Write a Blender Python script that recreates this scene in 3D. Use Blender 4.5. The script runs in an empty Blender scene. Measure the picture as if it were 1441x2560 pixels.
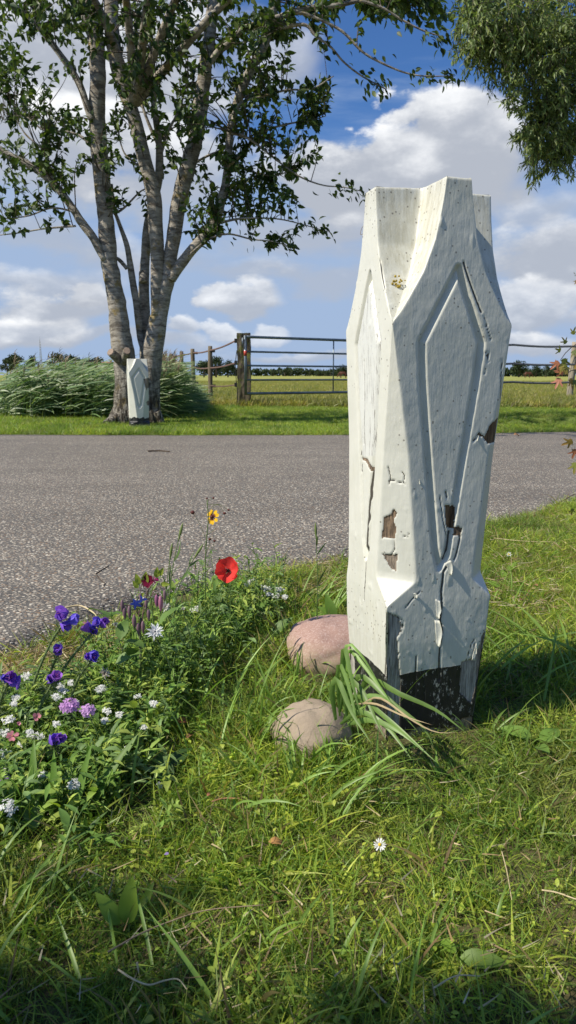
import bpy, math, random
import numpy as np
from mathutils import Vector, Matrix, Quaternion

# ------------------------------------------------------------------ camera, world, sun, exposure
SC = bpy.context.scene
FPX, CAMH = 1800.0, 0.75
PITCH = math.atan((1280 - 937) / FPX)
cp, sp = math.cos(PITCH), math.sin(PITCH)
cam_d = bpy.data.cameras.new("camera")
cam = bpy.data.objects.new("camera", cam_d)
SC.collection.objects.link(cam)
cam.location = (0, 0, CAMH)
cam.rotation_euler = (math.pi / 2 - PITCH, 0, 0)
cam_d.sensor_fit = 'VERTICAL'
cam_d.sensor_height = 24.0
cam_d.lens = 24.0 * FPX / 2560
cam_d.clip_start = 0.02
cam_d.clip_end = 3000
cam_d.dof.use_dof = True
cam_d.dof.focus_distance = 1.75
cam_d.dof.aperture_fstop = 9.0
SC.camera = cam

SUN_EL = math.radians(47)
SUN_TH = math.radians(22)           # the sun stands to the left and a little behind the viewer
to_sun = Vector((-math.cos(SUN_TH) * math.cos(SUN_EL), -math.sin(SUN_TH) * math.cos(SUN_EL), math.sin(SUN_EL)))
sun_d = bpy.data.lights.new("sun", 'SUN')
sun_d.energy = 4.9
sun_d.angle = math.radians(0.5)
sun_d.color = (1.0, 0.93, 0.80)
sun = bpy.data.objects.new("sun", sun_d)
SC.collection.objects.link(sun)
sun.location = to_sun * 30
sun.rotation_euler = to_sun.to_track_quat('Z', 'Y').to_euler()
SC.view_settings.view_transform = 'Standard'
SC.view_settings.look = 'None'
SC.view_settings.gamma = 1.0
SC.view_settings.exposure = 0.34
SC.view_settings.use_curve_mapping = False


def ray(px, py):
    u, v = (px - 720.5) / FPX, (1280 - py) / FPX
    return np.array([u, cp + v * sp, -sp + v * cp])


def G(px, py, z=0.0):
    """point of the horizontal plane z seen at a place of the photograph"""
    r = ray(px, py)
    t = (z - CAMH) / r[2]
    return np.array([r[0] * t, r[1] * t, z])


def A(px, py, Y):
    r = ray(px, py)
    t = Y / r[1]
    return np.array([r[0] * t, Y, CAMH + r[2] * t])


def proj(P):
    P = np.asarray(P, float)
    z = P[..., 2] - CAMH
    d = P[..., 1] * cp - z * sp
    v = P[..., 1] * sp + z * cp
    return np.stack([720.5 + FPX * P[..., 0] / d, 1280 - FPX * v / d], -1), d


# ---- node helpers
class NT:
    def __init__(s, tree):
        s.t = tree; s.n = tree.nodes; s.l = tree.links
    def new(s, typ, **kw):
        n = s.n.new(typ)
        for k, v in kw.items():
            setattr(n, k, v)
        return n
    def put(s, sock, v):
        if v is None: return
        if isinstance(v, bpy.types.NodeSocket): s.l.new(v, sock)
        else:
            try: sock.default_value = v
            except Exception:
                if isinstance(v, (int, float)): sock.default_value = (v, v, v)
                else: sock.default_value = tuple(v) + (1.0,)
    def math(s, op, a, b=None, c=None, clamp=False):
        n = s.new('ShaderNodeMath', operation=op); n.use_clamp = clamp
        for i, v in enumerate((a, b, c)):
            if v is not None: s.put(n.inputs[i], v)
        return n.outputs[0]
    def vmath(s, op, a, b=None, out=0):
        n = s.new('ShaderNodeVectorMath', operation=op)
        s.put(n.inputs[0], a)
        if b is not None:
            if op == 'SCALE': s.put(n.inputs['Scale'], b)
            else: s.put(n.inputs[1], b)
        return n.outputs['Value'] if op in ('DOT_PRODUCT', 'LENGTH', 'DISTANCE') else n.outputs[0]
    def noise(s, vec, scale, detail=4, rough=.55, dist=0.0, out='Fac'):
        n = s.new('ShaderNodeTexNoise')
        s.put(n.inputs['Vector'], vec); n.inputs['Scale'].default_value = scale
        n.inputs['Detail'].default_value = detail; n.inputs['Roughness'].default_value = rough
        n.inputs['Distortion'].default_value = dist
        return n.outputs[out]
    def voro(s, vec, scale, feature='F1', out='Distance', rand=1.0):
        n = s.new('ShaderNodeTexVoronoi', feature=feature)
        s.put(n.inputs['Vector'], vec); n.inputs['Scale'].default_value = scale
        n.inputs['Randomness'].default_value = rand
        return n.outputs[out]
    def step(s, v, a, b, lo=0.0, hi=1.0, smooth=True):
        n = s.new('ShaderNodeMapRange'); n.interpolation_type = 'SMOOTHSTEP' if smooth else 'LINEAR'
        n.clamp = True
        s.put(n.inputs[0], v)
        for i, q in enumerate((a, b, lo, hi)): s.put(n.inputs[i + 1], q)
        return n.outputs[0]
    def mix(s, f, a, b, blend='MIX'):
        n = s.new('ShaderNodeMix', data_type='RGBA', blend_type=blend)
        s.put(n.inputs[0], f)
        for i, v in ((6, a), (7, b)):
            if isinstance(v, bpy.types.NodeSocket): s.l.new(v, n.inputs[i])
            else: n.inputs[i].default_value = (v[0], v[1], v[2], 1)
        return n.outputs[2]
    def scalev(s, vec, sc, rot=(0, 0, 0)):
        n = s.new('ShaderNodeMapping'); s.put(n.inputs[0], vec)
        n.inputs['Scale'].default_value = sc; n.inputs['Rotation'].default_value = rot
        return n.outputs[0]
    def attr(s, name, out='Fac'):
        n = s.new('ShaderNodeAttribute', attribute_name=name); return n.outputs[out]


# ---- the sky: Nishita daylight with procedural clouds, in the world
world = bpy.data.worlds.new("World"); SC.world = world; world.use_nodes = True
w = NT(world.node_tree)
for n in list(w.n): w.n.remove(n)
wout = w.new('ShaderNodeOutputWorld'); bg = w.new('ShaderNodeBackground')
SKYS = 0.10
bg.inputs[1].default_value = SKYS
w.l.new(bg.outputs[0], wout.inputs[0])
skyn = w.new('ShaderNodeTexSky', sky_type='NISHITA')
skyn.sun_disc = False; skyn.sun_elevation = SUN_EL
skyn.sun_rotation = math.atan2(to_sun.x, to_sun.y)
skyn.air_density = 1.0; skyn.dust_density = 0.6; skyn.ozone_density = 2.5
tc = w.new('ShaderNodeTexCoord'); D0 = tc.outputs['Generated']
sx = w.new('ShaderNodeSeparateXYZ'); w.l.new(D0, sx.inputs[0])
az = w.math('ARCTAN2', sx.outputs[0], sx.outputs[1])
el = w.math('ARCSINE', sx.outputs[2])
Ds = w.scalev(D0, (1, 1, 1.9))
n1 = w.noise(Ds, 5.0, 9, .56, out='Fac')
n2 = w.noise(w.vmath('ADD', Ds, (3.1, 1.7, 9.2)), 11.0, 8, .6)
n3 = w.noise(w.scalev(w.vmath('ADD', D0, (7.3, 2.2, 1.1)), (1, 1, 6.0)), 3.2, 7, .55)
billow = w.voro(w.vmath('ADD', Ds, w.vmath('SCALE', w.noise(Ds, 9, 5, out='Color'), .10)), 20, feature='SMOOTH_F1')
azd = w.math('ADD', az, w.math('MULTIPLY', w.math('SUBTRACT', n2, .5), .11))
eld = w.math('ADD', el, w.math('MULTIPLY', w.math('SUBTRACT', n1, .5), .10))


def azel(px, py):
    r = ray(px, py); r = r / np.linalg.norm(r)
    return math.atan2(r[0], r[1]), math.asin(r[2])


sky_col = w.mix(1.0, skyn.outputs[0], (0.42, 0.66, .98), 'MULTIPLY')
K = 1 / SKYS
WH = (0.86 * K, 0.87 * K, 0.88 * K); GR = (0.37 * K, 0.40 * K, 0.46 * K); VE = (0.30 * K, 0.395 * K, 0.56 * K)
# veil of high cloud, stretched flat, thicker to the horizon
horiz = w.step(el, 0.02, 0.36, 1.0, 0.0)
veil = w.math('MULTIPLY', w.step(w.math('ADD', n3, w.math('MULTIPLY', horiz, .46)), .50, .80), .9)
sky_col = w.mix(w.step(el, 0.0, .34, .93, 0.0), sky_col, (0.24 * K, 0.36 * K, 0.60 * K))
sky_col = w.mix(veil, sky_col, VE)
# scattered fair-weather cloud all round
gen = w.step(w.math('ADD', n1, w.math('MULTIPLY', w.math('SUBTRACT', .5, billow), .06)), .60, .70)
gen = w.math('MULTIPLY', gen, w.step(el, .05, .16))
backm = w.step(w.math('ABSOLUTE', az), .55, .80)     # the frame's own clouds are the named banks below
gen = w.math('MULTIPLY', gen, backm)
sky_col = w.mix(gen, sky_col, w.mix(w.step(n2, .35, .6), GR, WH))
BANKS = [  # px, py, half-width, half-height (photo pixels), greyness, softness, density
    (150, 150, 520, 350, .4, .5, .97), (230, 330, 160, 90, .15, .4, .9), (330, 120, 180, 110, .2, .5, .9), (420, 420, 260, 150, .35, .6, .8), (60, 420, 250, 110, .7, .7, .8),
    (1060, 430, 400, 120, .62, .55, 1.0), (860, 450, 240, 110, .45, .4, 1.0), (1140, 320, 200, 120, .25, .28, 1.0),
    (960, 400, 150, 90, .22, .28, 1.0), (740, 590, 260, 75, .75, .7, .75),
    (1400, 640, 210, 110, .45, .5, .9), (1320, 770, 160, 70, .3, .4, .8),
    (720, 130, 120, 90, .35, .7, .7),
    (160, 770, 180, 62, .4, .45, .9), (60, 830, 220, 50, .3, .5, .85), (210, 735, 90, 42, .1, .3, .9),
    (600, 745, 130, 48, .25, .35, .85), (460, 820, 70, 38, .15, .35, .75), (560, 822, 70, 26, .1, .4, .7),
    (680, 815, 70, 24, .2, .5, .6), (330, 640, 300, 60, .45, .8, .75), (620, 680, 260, 36, .5, .9, .6), (1350, 520, 160, 50, .5, .8, .6), (120, 700, 260, 40, .4, .8, .7), (800, 700, 200, 45, .55, .7, .6), (300, 860, 330, 28, .45, .6, .7), (760, 880, 260, 22, .4, .6, .6), (1330, 860, 160, 40, .4, .5, .8), (90, 600, 160, 50, .8, .7, .6), (870, 560, 120, 60, .55, .6, .7), (960, 640, 200, 40, .6, .7, .5),
]
for px, py, hw, hh, grey, soft, dens in BANKS:
    a0, e0 = azel(px, py)
    su = hw / FPX * .92; sv = hh / FPX * .92
    du = w.math('DIVIDE', w.math('SUBTRACT', azd, a0), su)
    dv = w.math('DIVIDE', w.math('SUBTRACT', eld, e0), sv)
    r2 = w.math('SQRT', w.math('ADD', w.math('MULTIPLY', du, du), w.math('MULTIPLY', dv, dv)))
    f = w.math('SUBTRACT', 1.0, r2)
    f = w.math('ADD', f, w.math('MULTIPLY', w.math('SUBTRACT', n2, .5), .9))
    f = w.math('ADD', f, w.math('MULTIPLY', w.math('SUBTRACT', .42, billow), .75 * (1.1 - soft)))
    m = w.math('MULTIPLY', w.step(f, 0.0, soft), dens)
    sh = w.math('ADD', w.math('MULTIPLY', dv, .55), w.math('MULTIPLY', w.math('SUBTRACT', n2, .5), 2.2))
    sh = w.math('ADD', sh, w.math('MULTIPLY', w.math('SUBTRACT', .4, billow), .55))
    sh = w.step(sh, grey * 1.3 - .75, grey * 1.3 + .55)
    sky_col = w.mix(m, sky_col, w.mix(sh, GR, WH))
w.l.new(sky_col, bg.inputs[0])
world.cycles.sampling_method = 'MANUAL'
world.cycles.sample_map_resolution = 1024

# ------------------------------------------------------------------ object helpers
COL = SC.collection
rng = np.random.RandomState(7)


def empty(name, loc, label, cat, group=None, rot=(0, 0, 0)):
    o = bpy.data.objects.new(name, None); COL.objects.link(o)
    o.empty_display_size = .1
    o.location = tuple(float(v) for v in loc); o.rotation_euler = rot
    o['label'] = label; o['category'] = cat
    if group: o['group'] = group
    return o


def tag(o, label=None, cat=None, group=None, kind=None):
    for k, v in (('label', label), ('category', cat), ('group', group), ('kind', kind)):
        if v: o[k] = v
    return o


def make_mesh(name, V, F, mat=None, col=None, smooth=True, attrs=None):
    """V (n,3); F list of integer arrays (m,k)"""
    V = np.asarray(V, np.float32).reshape(-1, 3)
    me = bpy.data.meshes.new(name)
    if not isinstance(F, (list, tuple)): F = [F]
    F = [np.asarray(f, np.int32) for f in F if len(f)]
    me.vertices.add(len(V)); me.vertices.foreach_set('co', V.ravel())
    loops = np.concatenate([f.ravel() for f in F])
    tot = np.concatenate([np.full(len(f), f.shape[1], np.int32) for f in F])
    st = np.concatenate([[0], np.cumsum(tot)[:-1]]).astype(np.int32)
    me.loops.add(len(loops)); me.loops.foreach_set('vertex_index', loops)
    me.polygons.add(len(tot)); me.polygons.foreach_set('loop_start', st)
    try: me.polygons.foreach_set('loop_total', tot)
    except Exception: pass
    me.polygons.foreach_set('use_smooth', np.full(len(tot), smooth, bool))
    me.update(calc_edges=True)
    if col is not None:
        c = np.asarray(col, np.float32).reshape(-1, 3)
        a = me.attributes.new('col', 'FLOAT_COLOR', 'POINT')
        a.data.foreach_set('color', np.concatenate([c, np.ones((len(c), 1), np.float32)], 1).ravel())
    for k, v in (attrs or {}).items():
        a = me.attributes.new(k, 'FLOAT', 'POINT'); a.data.foreach_set('value', np.asarray(v, np.float32).ravel())
    if mat: me.materials.append(mat)
    return me


def obj(name, me, parent=None, world_coords=True):
    o = bpy.data.objects.new(name, me); COL.objects.link(o)
    if parent is not None:
        o.parent = parent
        if world_coords:       # vertices are given in world metres: move them into the parent's frame
            bpy_m = parent_matrix(parent).inverted()
            me.transform(bpy_m)
    return o


def parent_matrix(p):
    m = Matrix.LocRotScale(p.location, p.rotation_euler, p.scale)
    return parent_matrix(p.parent) @ m if p.parent else m


def origin_to(o, loc):
    """move a top-level mesh object's origin to loc without moving the mesh"""
    l = Vector([float(v) for v in loc])
    o.data.transform(Matrix.Translation(-l)); o.location = l
    return o


class Acc:
    def __init__(s): s.V = []; s.F = {}; s.C = []; s.n = 0
    def add(s, V, F, C=None):
        V = np.asarray(V, float).reshape(-1, 3); s.V.append(V)
        for f in (F if isinstance(F, list) else [F]):
            f = np.asarray(f)
            if len(f): s.F.setdefault(f.shape[1], []).append(f + s.n)
        if C is None: C = (.5, .5, .5)
        C = np.asarray(C, float)
        s.C.append(np.broadcast_to(C, V.shape) if C.ndim == 1 else C.reshape(-1, 3))
        s.n += len(V)
    def mesh(s, name, mat, smooth=True):
        return make_mesh(name, np.concatenate(s.V), [np.concatenate(f) for f in s.F.values()], mat, np.concatenate(s.C), smooth)
    def obj(s, name, mat, parent=None, smooth=True):
        return obj(name, s.mesh(name, mat, smooth), parent)


def grid_faces(nr, nc, wrap=False, off=0):
    """nr rows, nc columns of verts"""
    r = np.arange(nr - 1)[:, None]; c = np.arange(nc if wrap else nc - 1)[None, :]
    c2 = (c + 1) % nc
    a = r * nc + c; b = r * nc + c2; d = (r + 1) * nc + c; e = (r + 1) * nc + c2
    return np.stack([a, b, e, d], -1).reshape(-1, 4) + off


def norm(v): 
    v = np.asarray(v, float)
    return v / (np.linalg.norm(v, axis=-1, keepdims=True) + 1e-12)


# value noise (3D) for shaping meshes
def _h(i, j, k, s):
    n = (i * 374761393 + j * 668265263 + k * 2147483647 + s * 1274126177) & 0x7fffffff
    n = ((n ^ (n >> 13)) * 1274126177) & 0x7fffffff
    return ((n ^ (n >> 16)) & 0xffff) / 65535.0


def vnoise(P, scale, seed=0, octs=3):
    P = np.asarray(P, float) * scale; out = 0; amp = 1; tot = 0
    for o in range(octs):
        Q = P * 2 ** o; I = np.floor(Q).astype(np.int64); f = Q - I; f = f * f * (3 - 2 * f)
        acc = 0
        for dx in (0, 1):
            for dy in (0, 1):
                for dz in (0, 1):
                    wgt = (f[..., 0] if dx else 1 - f[..., 0]) * (f[..., 1] if dy else 1 - f[..., 1]) * (f[..., 2] if dz else 1 - f[..., 2])
                    acc = acc + wgt * _h(I[..., 0] + dx, I[..., 1] + dy, I[..., 2] + dz, seed + o * 17)
        out = out + amp * acc; tot += amp; amp *= .5
    return out / tot - .5     # -0.5 .. 0.5


def catmull(P, n):
    P = np.asarray(P, float)
    if len(P) == 2: 
        t = np.linspace(0, 1, n)[:, None]; return P[0] * (1 - t) + P[1] * t
    Q = np.concatenate([[2 * P[0] - P[1]], P, [2 * P[-1] - P[-2]]])
    seg = np.linalg.norm(np.diff(P[:, :3], axis=0), axis=1); cum = np.concatenate([[0], np.cumsum(seg)])
    s = np.linspace(0, cum[-1], n); i = np.clip(np.searchsorted(cum, s, side='right') - 1, 0, len(P) - 2)
    t = ((s - cum[i]) / (seg[i] + 1e-9))[:, None]
    p0, p1, p2, p3 = Q[i], Q[i + 1], Q[i + 2], Q[i + 3]
    return .5 * (2 * p1 + (p2 - p0) * t + (2 * p0 - 5 * p1 + 4 * p2 - p3) * t ** 2 + (3 * p1 - p0 - 3 * p2 + p3) * t ** 3)


def tube(P, sides=8, n=None, bump=0.0, seed=0, cap=True, bscale=8.0, smoothp=True):
    """P rows x,y,z,r -> V,F"""
    P = np.asarray(P, float)
    if n: P = catmull(P, n)
    C, R = P[:, :3], np.maximum(P[:, 3], 1e-4)
    T = norm(np.gradient(C, axis=0))
    u = np.cross(T[0], [0, 0, 1.0]) if abs(T[0][2]) < .9 else np.cross(T[0], [1.0, 0, 0])
    u = norm(u); U = []
    for t in T:
        u = norm(u - t * np.dot(u, t)); U.append(u)
    U = np.array(U); W = np.cross(T, U)
    ang = np.linspace(0, 2 * np.pi, sides, endpoint=False)
    dirs = U[:, None] * np.cos(ang)[None, :, None] + W[:, None] * np.sin(ang)[None, :, None]
    V = C[:, None] + dirs * R[:, None, None]
    if bump:
        V = V + dirs * (vnoise(V, bscale, seed, 3) * 2 * bump * R[:, None])[..., None]
    F = [grid_faces(len(P), sides, True)]
    V = V.reshape(-1, 3)
    if cap:
        k = len(V); V = np.concatenate([V, C[:1], C[-1:]])
        i = np.arange(sides); j = (i + 1) % sides
        F.append(np.stack([np.full(sides, k), j, i], 1))
        b = (len(P) - 1) * sides
        F.append(np.stack([np.full(sides, k + 1), b + i, b + j], 1))
    return V, F


def ribbons(base, azim, lean, bend, L, W, nseg=4, twist=None, colr=None, tipcol=None, power=1.0, widen=.0):
    """vectorised grass blades. returns V,F,C"""
    N = len(base); base = np.asarray(base, float)
    azim, lean, bend, L, W = [np.broadcast_to(np.asarray(q, float), (N,)) for q in (azim, lean, bend, L, W)]
    t = np.linspace(0, 1, nseg + 1)
    th = lean[:, None] + bend[:, None] * t[None]
    dl = (L / nseg)[:, None]
    hx = np.concatenate([np.zeros((N, 1)), np.cumsum(np.sin((th[:, 1:] + th[:, :-1]) / 2) * dl, 1)], 1)
    hz = np.concatenate([np.zeros((N, 1)), np.cumsum(np.cos((th[:, 1:] + th[:, :-1]) / 2) * dl, 1)], 1)
    ca, sa = np.cos(azim)[:, None], np.sin(azim)[:, None]
    C = np.stack([base[:, None, 0] + hx * ca, base[:, None, 1] + hx * sa, base[:, None, 2] + hz], -1)
    tw = (twist if twist is not None else rng.uniform(-1.2, 1.2, N))[:, None] * np.ones_like(t)[None]
    side = np.stack([-np.sin(azim)[:, None] * np.cos(tw) + ca * np.cos(th) * np.sin(tw),
                     np.cos(azim)[:, None] * np.cos(tw) + sa * np.cos(th) * np.sin(tw), -np.sin(th) * np.sin(tw)], -1)
    prof = np.maximum(1 - t ** (1.6 * power), .04) * (1 - widen + widen * np.sin(np.pi * np.clip(t * 1.1, 0, 1)))
    wv = side * (W[:, None] * prof[None] * .5)[..., None]
    V = np.stack([C - wv, C + wv], 2).reshape(N, -1, 3)
    k = np.arange(nseg) * 2
    q = np.stack([k, k + 1, k + 3, k + 2], 1)
    F = (np.arange(N) * (nseg + 1) * 2)[:, None, None] + q[None]
    if colr is None: colr = np.full((N, 3), .5)
    cc = np.repeat(np.asarray(colr)[:, None], (nseg + 1) * 2, 1).astype(float)
    if tipcol is not None:
        tt = np.repeat(t, 2)[None, :, None] ** 2
        cc = cc * (1 - tt) + np.asarray(tipcol)[:, None] * tt
    return V.reshape(-1, 3), F.reshape(-1, 4), cc.reshape(-1, 3)


PROF = {
    'ovate': lambda t: np.sin(np.pi * t ** .75) ** .8 * (1 - .25 * t),
    'lance': lambda t: np.sin(np.pi * t ** .7),
    'petal': lambda t: np.clip(t * 1.25, 0, 1) ** .8 * np.sqrt(np.clip(1 - ((t - .55) / .47).clip(0) ** 2.2, 0.02, 1)),
    'round': lambda t: np.sqrt(np.clip(1 - (2 * t - 1) ** 2, .0, 1)),
    'strap': lambda t: np.clip(1.15 - t ** 3 * 1.1, .05, 1) * np.clip(.5 + t * 4, 0, 1),
}


def leaves(base, d, nrm, L, W, droop=.3, fold=.25, nseg=4, prof='ovate', colr=None, wave=0.0):
    """vectorised leaves / petals: 3 verts across, folded on the midrib. droop bends towards -nrm"""
    N = len(base); base = np.asarray(base, float); d = norm(d); nrm = np.asarray(nrm, float)
    nrm = norm(nrm - d * np.sum(nrm * d, -1, keepdims=True)); sd = np.cross(d, nrm)
    L, W, droop, fold = [np.broadcast_to(np.asarray(q, float), (N,)) for q in (L, W, droop, fold)]
    t = np.linspace(0, 1, nseg + 1)
    pr = np.maximum(PROF[prof](t), .03)
    a = droop[:, None] * t[None]
    dl = (L / nseg)[:, None]
    am = (a[:, 1:] + a[:, :-1]) / 2
    x = np.concatenate([np.zeros((N, 1)), np.cumsum(np.cos(am) * dl, 1)], 1)
    y = np.concatenate([np.zeros((N, 1)), -np.cumsum(np.sin(am) * dl, 1)], 1)
    C = base[:, None] + d[:, None] * x[..., None] + nrm[:, None] * y[..., None]
    locn = nrm[:, None] * np.cos(a)[..., None] + d[:, None] * np.sin(a)[..., None]
    hw = (W[:, None] * pr[None] * .5)[..., None]
    up = locn * hw * np.sin(fold)[:, None, None]
    if wave:
        up = up + locn * (wave * W[:, None] * np.sin(t[None] * 14 + rng.uniform(0, 6, N)[:, None]))[..., None]
    s_ = sd[:, None] * hw * np.cos(fold)[:, None, None]
    V = np.stack([C - s_ + up, C, C + s_ + up], 2).reshape(N, -1, 3)
    F = grid_faces(nseg + 1, 3)
    F = (np.arange(N) * (nseg + 1) * 3)[:, None, None] + F[None]
    if colr is None: colr = np.full((N, 3), .5)
    cc = np.repeat(np.asarray(colr, float)[:, None], (nseg + 1) * 3, 1)
    return V.reshape(-1, 3), F.reshape(-1, 4), cc.reshape(-1, 3)


def rand_dirs(n, r=rng):
    v = r.normal(size=(n, 3)); return norm(v)


def inpoly(p, poly):
    poly = np.asarray(poly, float); x, y = p[..., 0], p[..., 1]; c = np.zeros(x.shape, bool)
    j = len(poly) - 1
    for i in range(len(poly)):
        xi, yi = poly[i]; xj, yj = poly[j]
        c ^= ((yi > y) != (yj > y)) & (x < (xj - xi) * (y - yi) / (yj - yi + 1e-12) + xi)
        j = i
    return c


def dist_poly(p, pts, closed=False):
    pts = np.asarray(pts, float); best = np.full(p.shape[:-1], 1e9)
    m = len(pts) if closed else len(pts) - 1
    for i in range(m):
        a = pts[i]; b = pts[(i + 1) % len(pts)]; ab = b - a
        t = np.clip(((p - a) @ ab) / (ab @ ab + 1e-12), 0, 1)
        best = np.minimum(best, np.linalg.norm(p - a - t[..., None] * ab, axis=-1))
    return best

# ------------------------------------------------------------------ materials
def new_mat(name):
    m = bpy.data.materials.new(name); m.use_nodes = True
    t = NT(m.node_tree)
    for n in list(t.n): t.n.remove(n)
    out = t.new('ShaderNodeOutputMaterial'); b = t.new('ShaderNodeBsdfPrincipled')
    t.l.new(b.outputs[0], out.inputs[0])
    t.out = out; t.b = b
    t.obj = t.new('ShaderNodeTexCoord').outputs['Object']
    t.pos = t.new('ShaderNodeNewGeometry').outputs['Position']
    return m, t


def bump(t, h, strength=.5, dist=.01, prev=None):
    n = t.new('ShaderNodeBump'); n.inputs['Strength'].default_value = strength; n.inputs['Distance'].default_value = dist
    t.l.new(h, n.inputs['Height'])
    if prev is not None: t.l.new(prev, n.inputs['Normal'])
    return n.outputs[0]


def setb(t, col, rough=.6, nrm=None, spec=.5, metal=0.0):
    t.put(t.b.inputs['Base Color'], col) if isinstance(col, bpy.types.NodeSocket) else setattr(t.b.inputs['Base Color'], 'default_value', (col[0], col[1], col[2], 1))
    t.put(t.b.inputs['Roughness'], rough); t.b.inputs['Specular IOR Level'].default_value = spec
    t.b.inputs['Metallic'].default_value = metal
    if nrm is not None: t.l.new(nrm, t.b.inputs['Normal'])


def simple(name, col, rough=.6, var=.15, scale=20, spec=.4, metal=0.0, bs=.2, bd=.003, stretch=(1, 1, 1)):
    m, t = new_mat(name)
    n = t.noise(t.scalev(t.obj, stretch), scale, 5, .6)
    c = t.mix(n, [q * (1 - 2 * var) for q in col], [min(1, q * (1 + 2 * var)) for q in col])
    setb(t, c, rough, bump(t, n, bs, bd), spec, metal)
    return m


def plant(name, rough=.5, trans=.35, spec=.35, varscale=30, tint=(1.15, 1.25, .55), pos_var=None):
    """leaf matter: colour from the mesh, thin and light-transmitting"""
    m, t = new_mat(name)
    c = t.attr('col', 'Color')
    n = t.noise(t.pos, varscale, 3, .6)
    c = t.mix(1.0, c, t.mix(n, (.7, .72, .7), (1.3, 1.28, 1.25)), 'MULTIPLY')
    if pos_var: c = pos_var(t, c)
    setb(t, c, rough, None, spec)
    tr = t.new('ShaderNodeBsdfTranslucent'); t.l.new(t.mix(1.0, c, tint, 'MULTIPLY'), tr.inputs[0])
    mx = t.new('ShaderNodeMixShader'); mx.inputs[0].default_value = trans
    t.l.new(t.b.outputs[0], mx.inputs[1]); t.l.new(tr.outputs[0], mx.inputs[2]); t.l.new(mx.outputs[0], t.out.inputs[0])
    return m


def lawn_var(t, c):
    n = t.noise(t.pos, 2.6, 4, .6)
    c = t.mix(1.0, c, t.mix(t.step(t.noise(t.pos, 1.4, 3, .5), .38, .62), (.66, .74, .75), (1.12, 1.08, 1.0)), 'MULTIPLY')
    c = t.mix(t.math('MULTIPLY', t.step(n, .50, .70), .45), c, (.30, .27, .09))
    n2 = t.noise(t.pos, 9.0, 3, .6)
    return t.mix(t.math('MULTIPLY', t.step(n2, .58, .75), .3), c, (.34, .28, .13))


M_LAWN = plant('lawn_grass', .45, .46, .4, 14, pos_var=lawn_var)
M_GRASS = plant('long_grass', .42, .38, .45, 25)
M_LEAF = plant('weed_leaf', .5, .34, .35, 40)
M_PETAL = plant('petal', .6, .35, .15, 90, tint=(1, .9, .9))
M_TREELEAF = plant('tree_leaf', .5, .30, .35, 6)
M_WILLOW = plant('willow_leaf', .5, .36, .35, 6)
M_STEM = plant('stem', .5, .1, .3, 30)
M_STRAW = plant('straw', .6, .15, .3, 40, tint=(1, .95, .8))

# soil under the grass
M_SOIL, t = new_mat('soil')
n = t.noise(t.pos, 14, 8, .65); n2 = t.noise(t.pos, 90, 4, .6)
c = t.mix(n, (.045, .040, .016), (.14, .12, .055)); c = t.mix(t.step(n2, .5, .7), c, (.16, .17, .06))
far = t.step(t.vmath('LENGTH', t.pos), 5, 9)
c = t.mix(far, c, t.mix(t.noise(t.pos, 1.5, 6, .6), (.09, .14, .025), (.18, .21, .05)))
setb(t, c, .9, bump(t, n, .8, .02, bump(t, n2, .6, .004)), .2)

M_MEADOW, t = new_mat('meadow')
n = t.noise(t.scalev(t.pos, (.35, 1, 1)), .9, 8, .62); n2 = t.noise(t.pos, 12, 6, .7); n3 = t.noise(t.scalev(t.pos, (.15, 1, 1)), .11, 4, .6)
c = t.mix(t.step(n, .35, .65), (.24, .26, .05), (.38, .34, .10)); c = t.mix(t.math('MULTIPLY', t.step(n2, .45, .7), .5), c, (.15, .19, .04))
c = t.mix(t.math('MULTIPLY', t.step(n3, .45, .62), .45), c, (.21, .28, .05))
setb(t, c, .85, bump(t, n2, .8, .08), .2)

# worn asphalt with pale aggregate
M_ASPH, t = new_mat('asphalt')
v = t.new('ShaderNodeTexVoronoi'); v.inputs['Scale'].default_value = 88
jig = t.vmath('ADD', t.scalev(t.pos, (1, 1.25, 1)), t.vmath('SCALE', t.noise(t.pos, 60, 2, .5, out='Color'), .009)); t.l.new(jig, v.inputs['Vector'])
sep = t.new('ShaderNodeSeparateColor'); t.l.new(v.outputs['Color'], sep.inputs[0])
stone = t.mix(t.step(sep.outputs[0], 0, 1, smooth=False), (.12, .11, .097), (.33, .295, .25))
stone = t.mix(t.step(sep.outputs[1], .84, .90), stone, (.52, .49, .43))
stone = t.mix(t.step(sep.outputs[2], .86, .92), stone, (.17, .115, .075))
stone = t.mix(t.step(sep.outputs[2], .0, .28, 1, 0), stone, (.055, .054, .053))
inst = t.step(v.outputs['Distance'], .38, .58, 1, 0)
fine = t.noise(t.pos, 420, 3, .7)
binder = t.mix(fine, (.045, .043, .041), (.11, .105, .10))
big = t.noise(t.pos, 1.1, 5, .6)
c = t.mix(inst, binder, stone)
wear = t.noise(t.scalev(t.pos, (.25, 1.2, 1), (0, 0, .1)), 1.6, 6, .65)
c = t.mix(1.0, c, t.mix(big, (1.26, 1.20, 1.09), (1.62, 1.55, 1.41)), 'MULTIPLY')
c = t.mix(1.0, c, t.mix(t.step(wear, .3, .7), (.86, .86, .86), (1.10, 1.10, 1.10)), 'MULTIPLY')
edge = t.attr('edge')
c = t.mix(t.math('MULTIPLY', t.step(t.math('ADD', edge, t.math('MULTIPLY', t.math('SUBTRACT', t.noise(t.pos, 9, 5, .6), .5), .6)), .3, .8), .62), c, (.026, .025, .024))
hgt = t.math('ADD', t.math('MULTIPLY', inst, .8), t.math('MULTIPLY', fine, .35))
setb(t, c, .72, bump(t, hgt, .9, .0035), .4)

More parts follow.
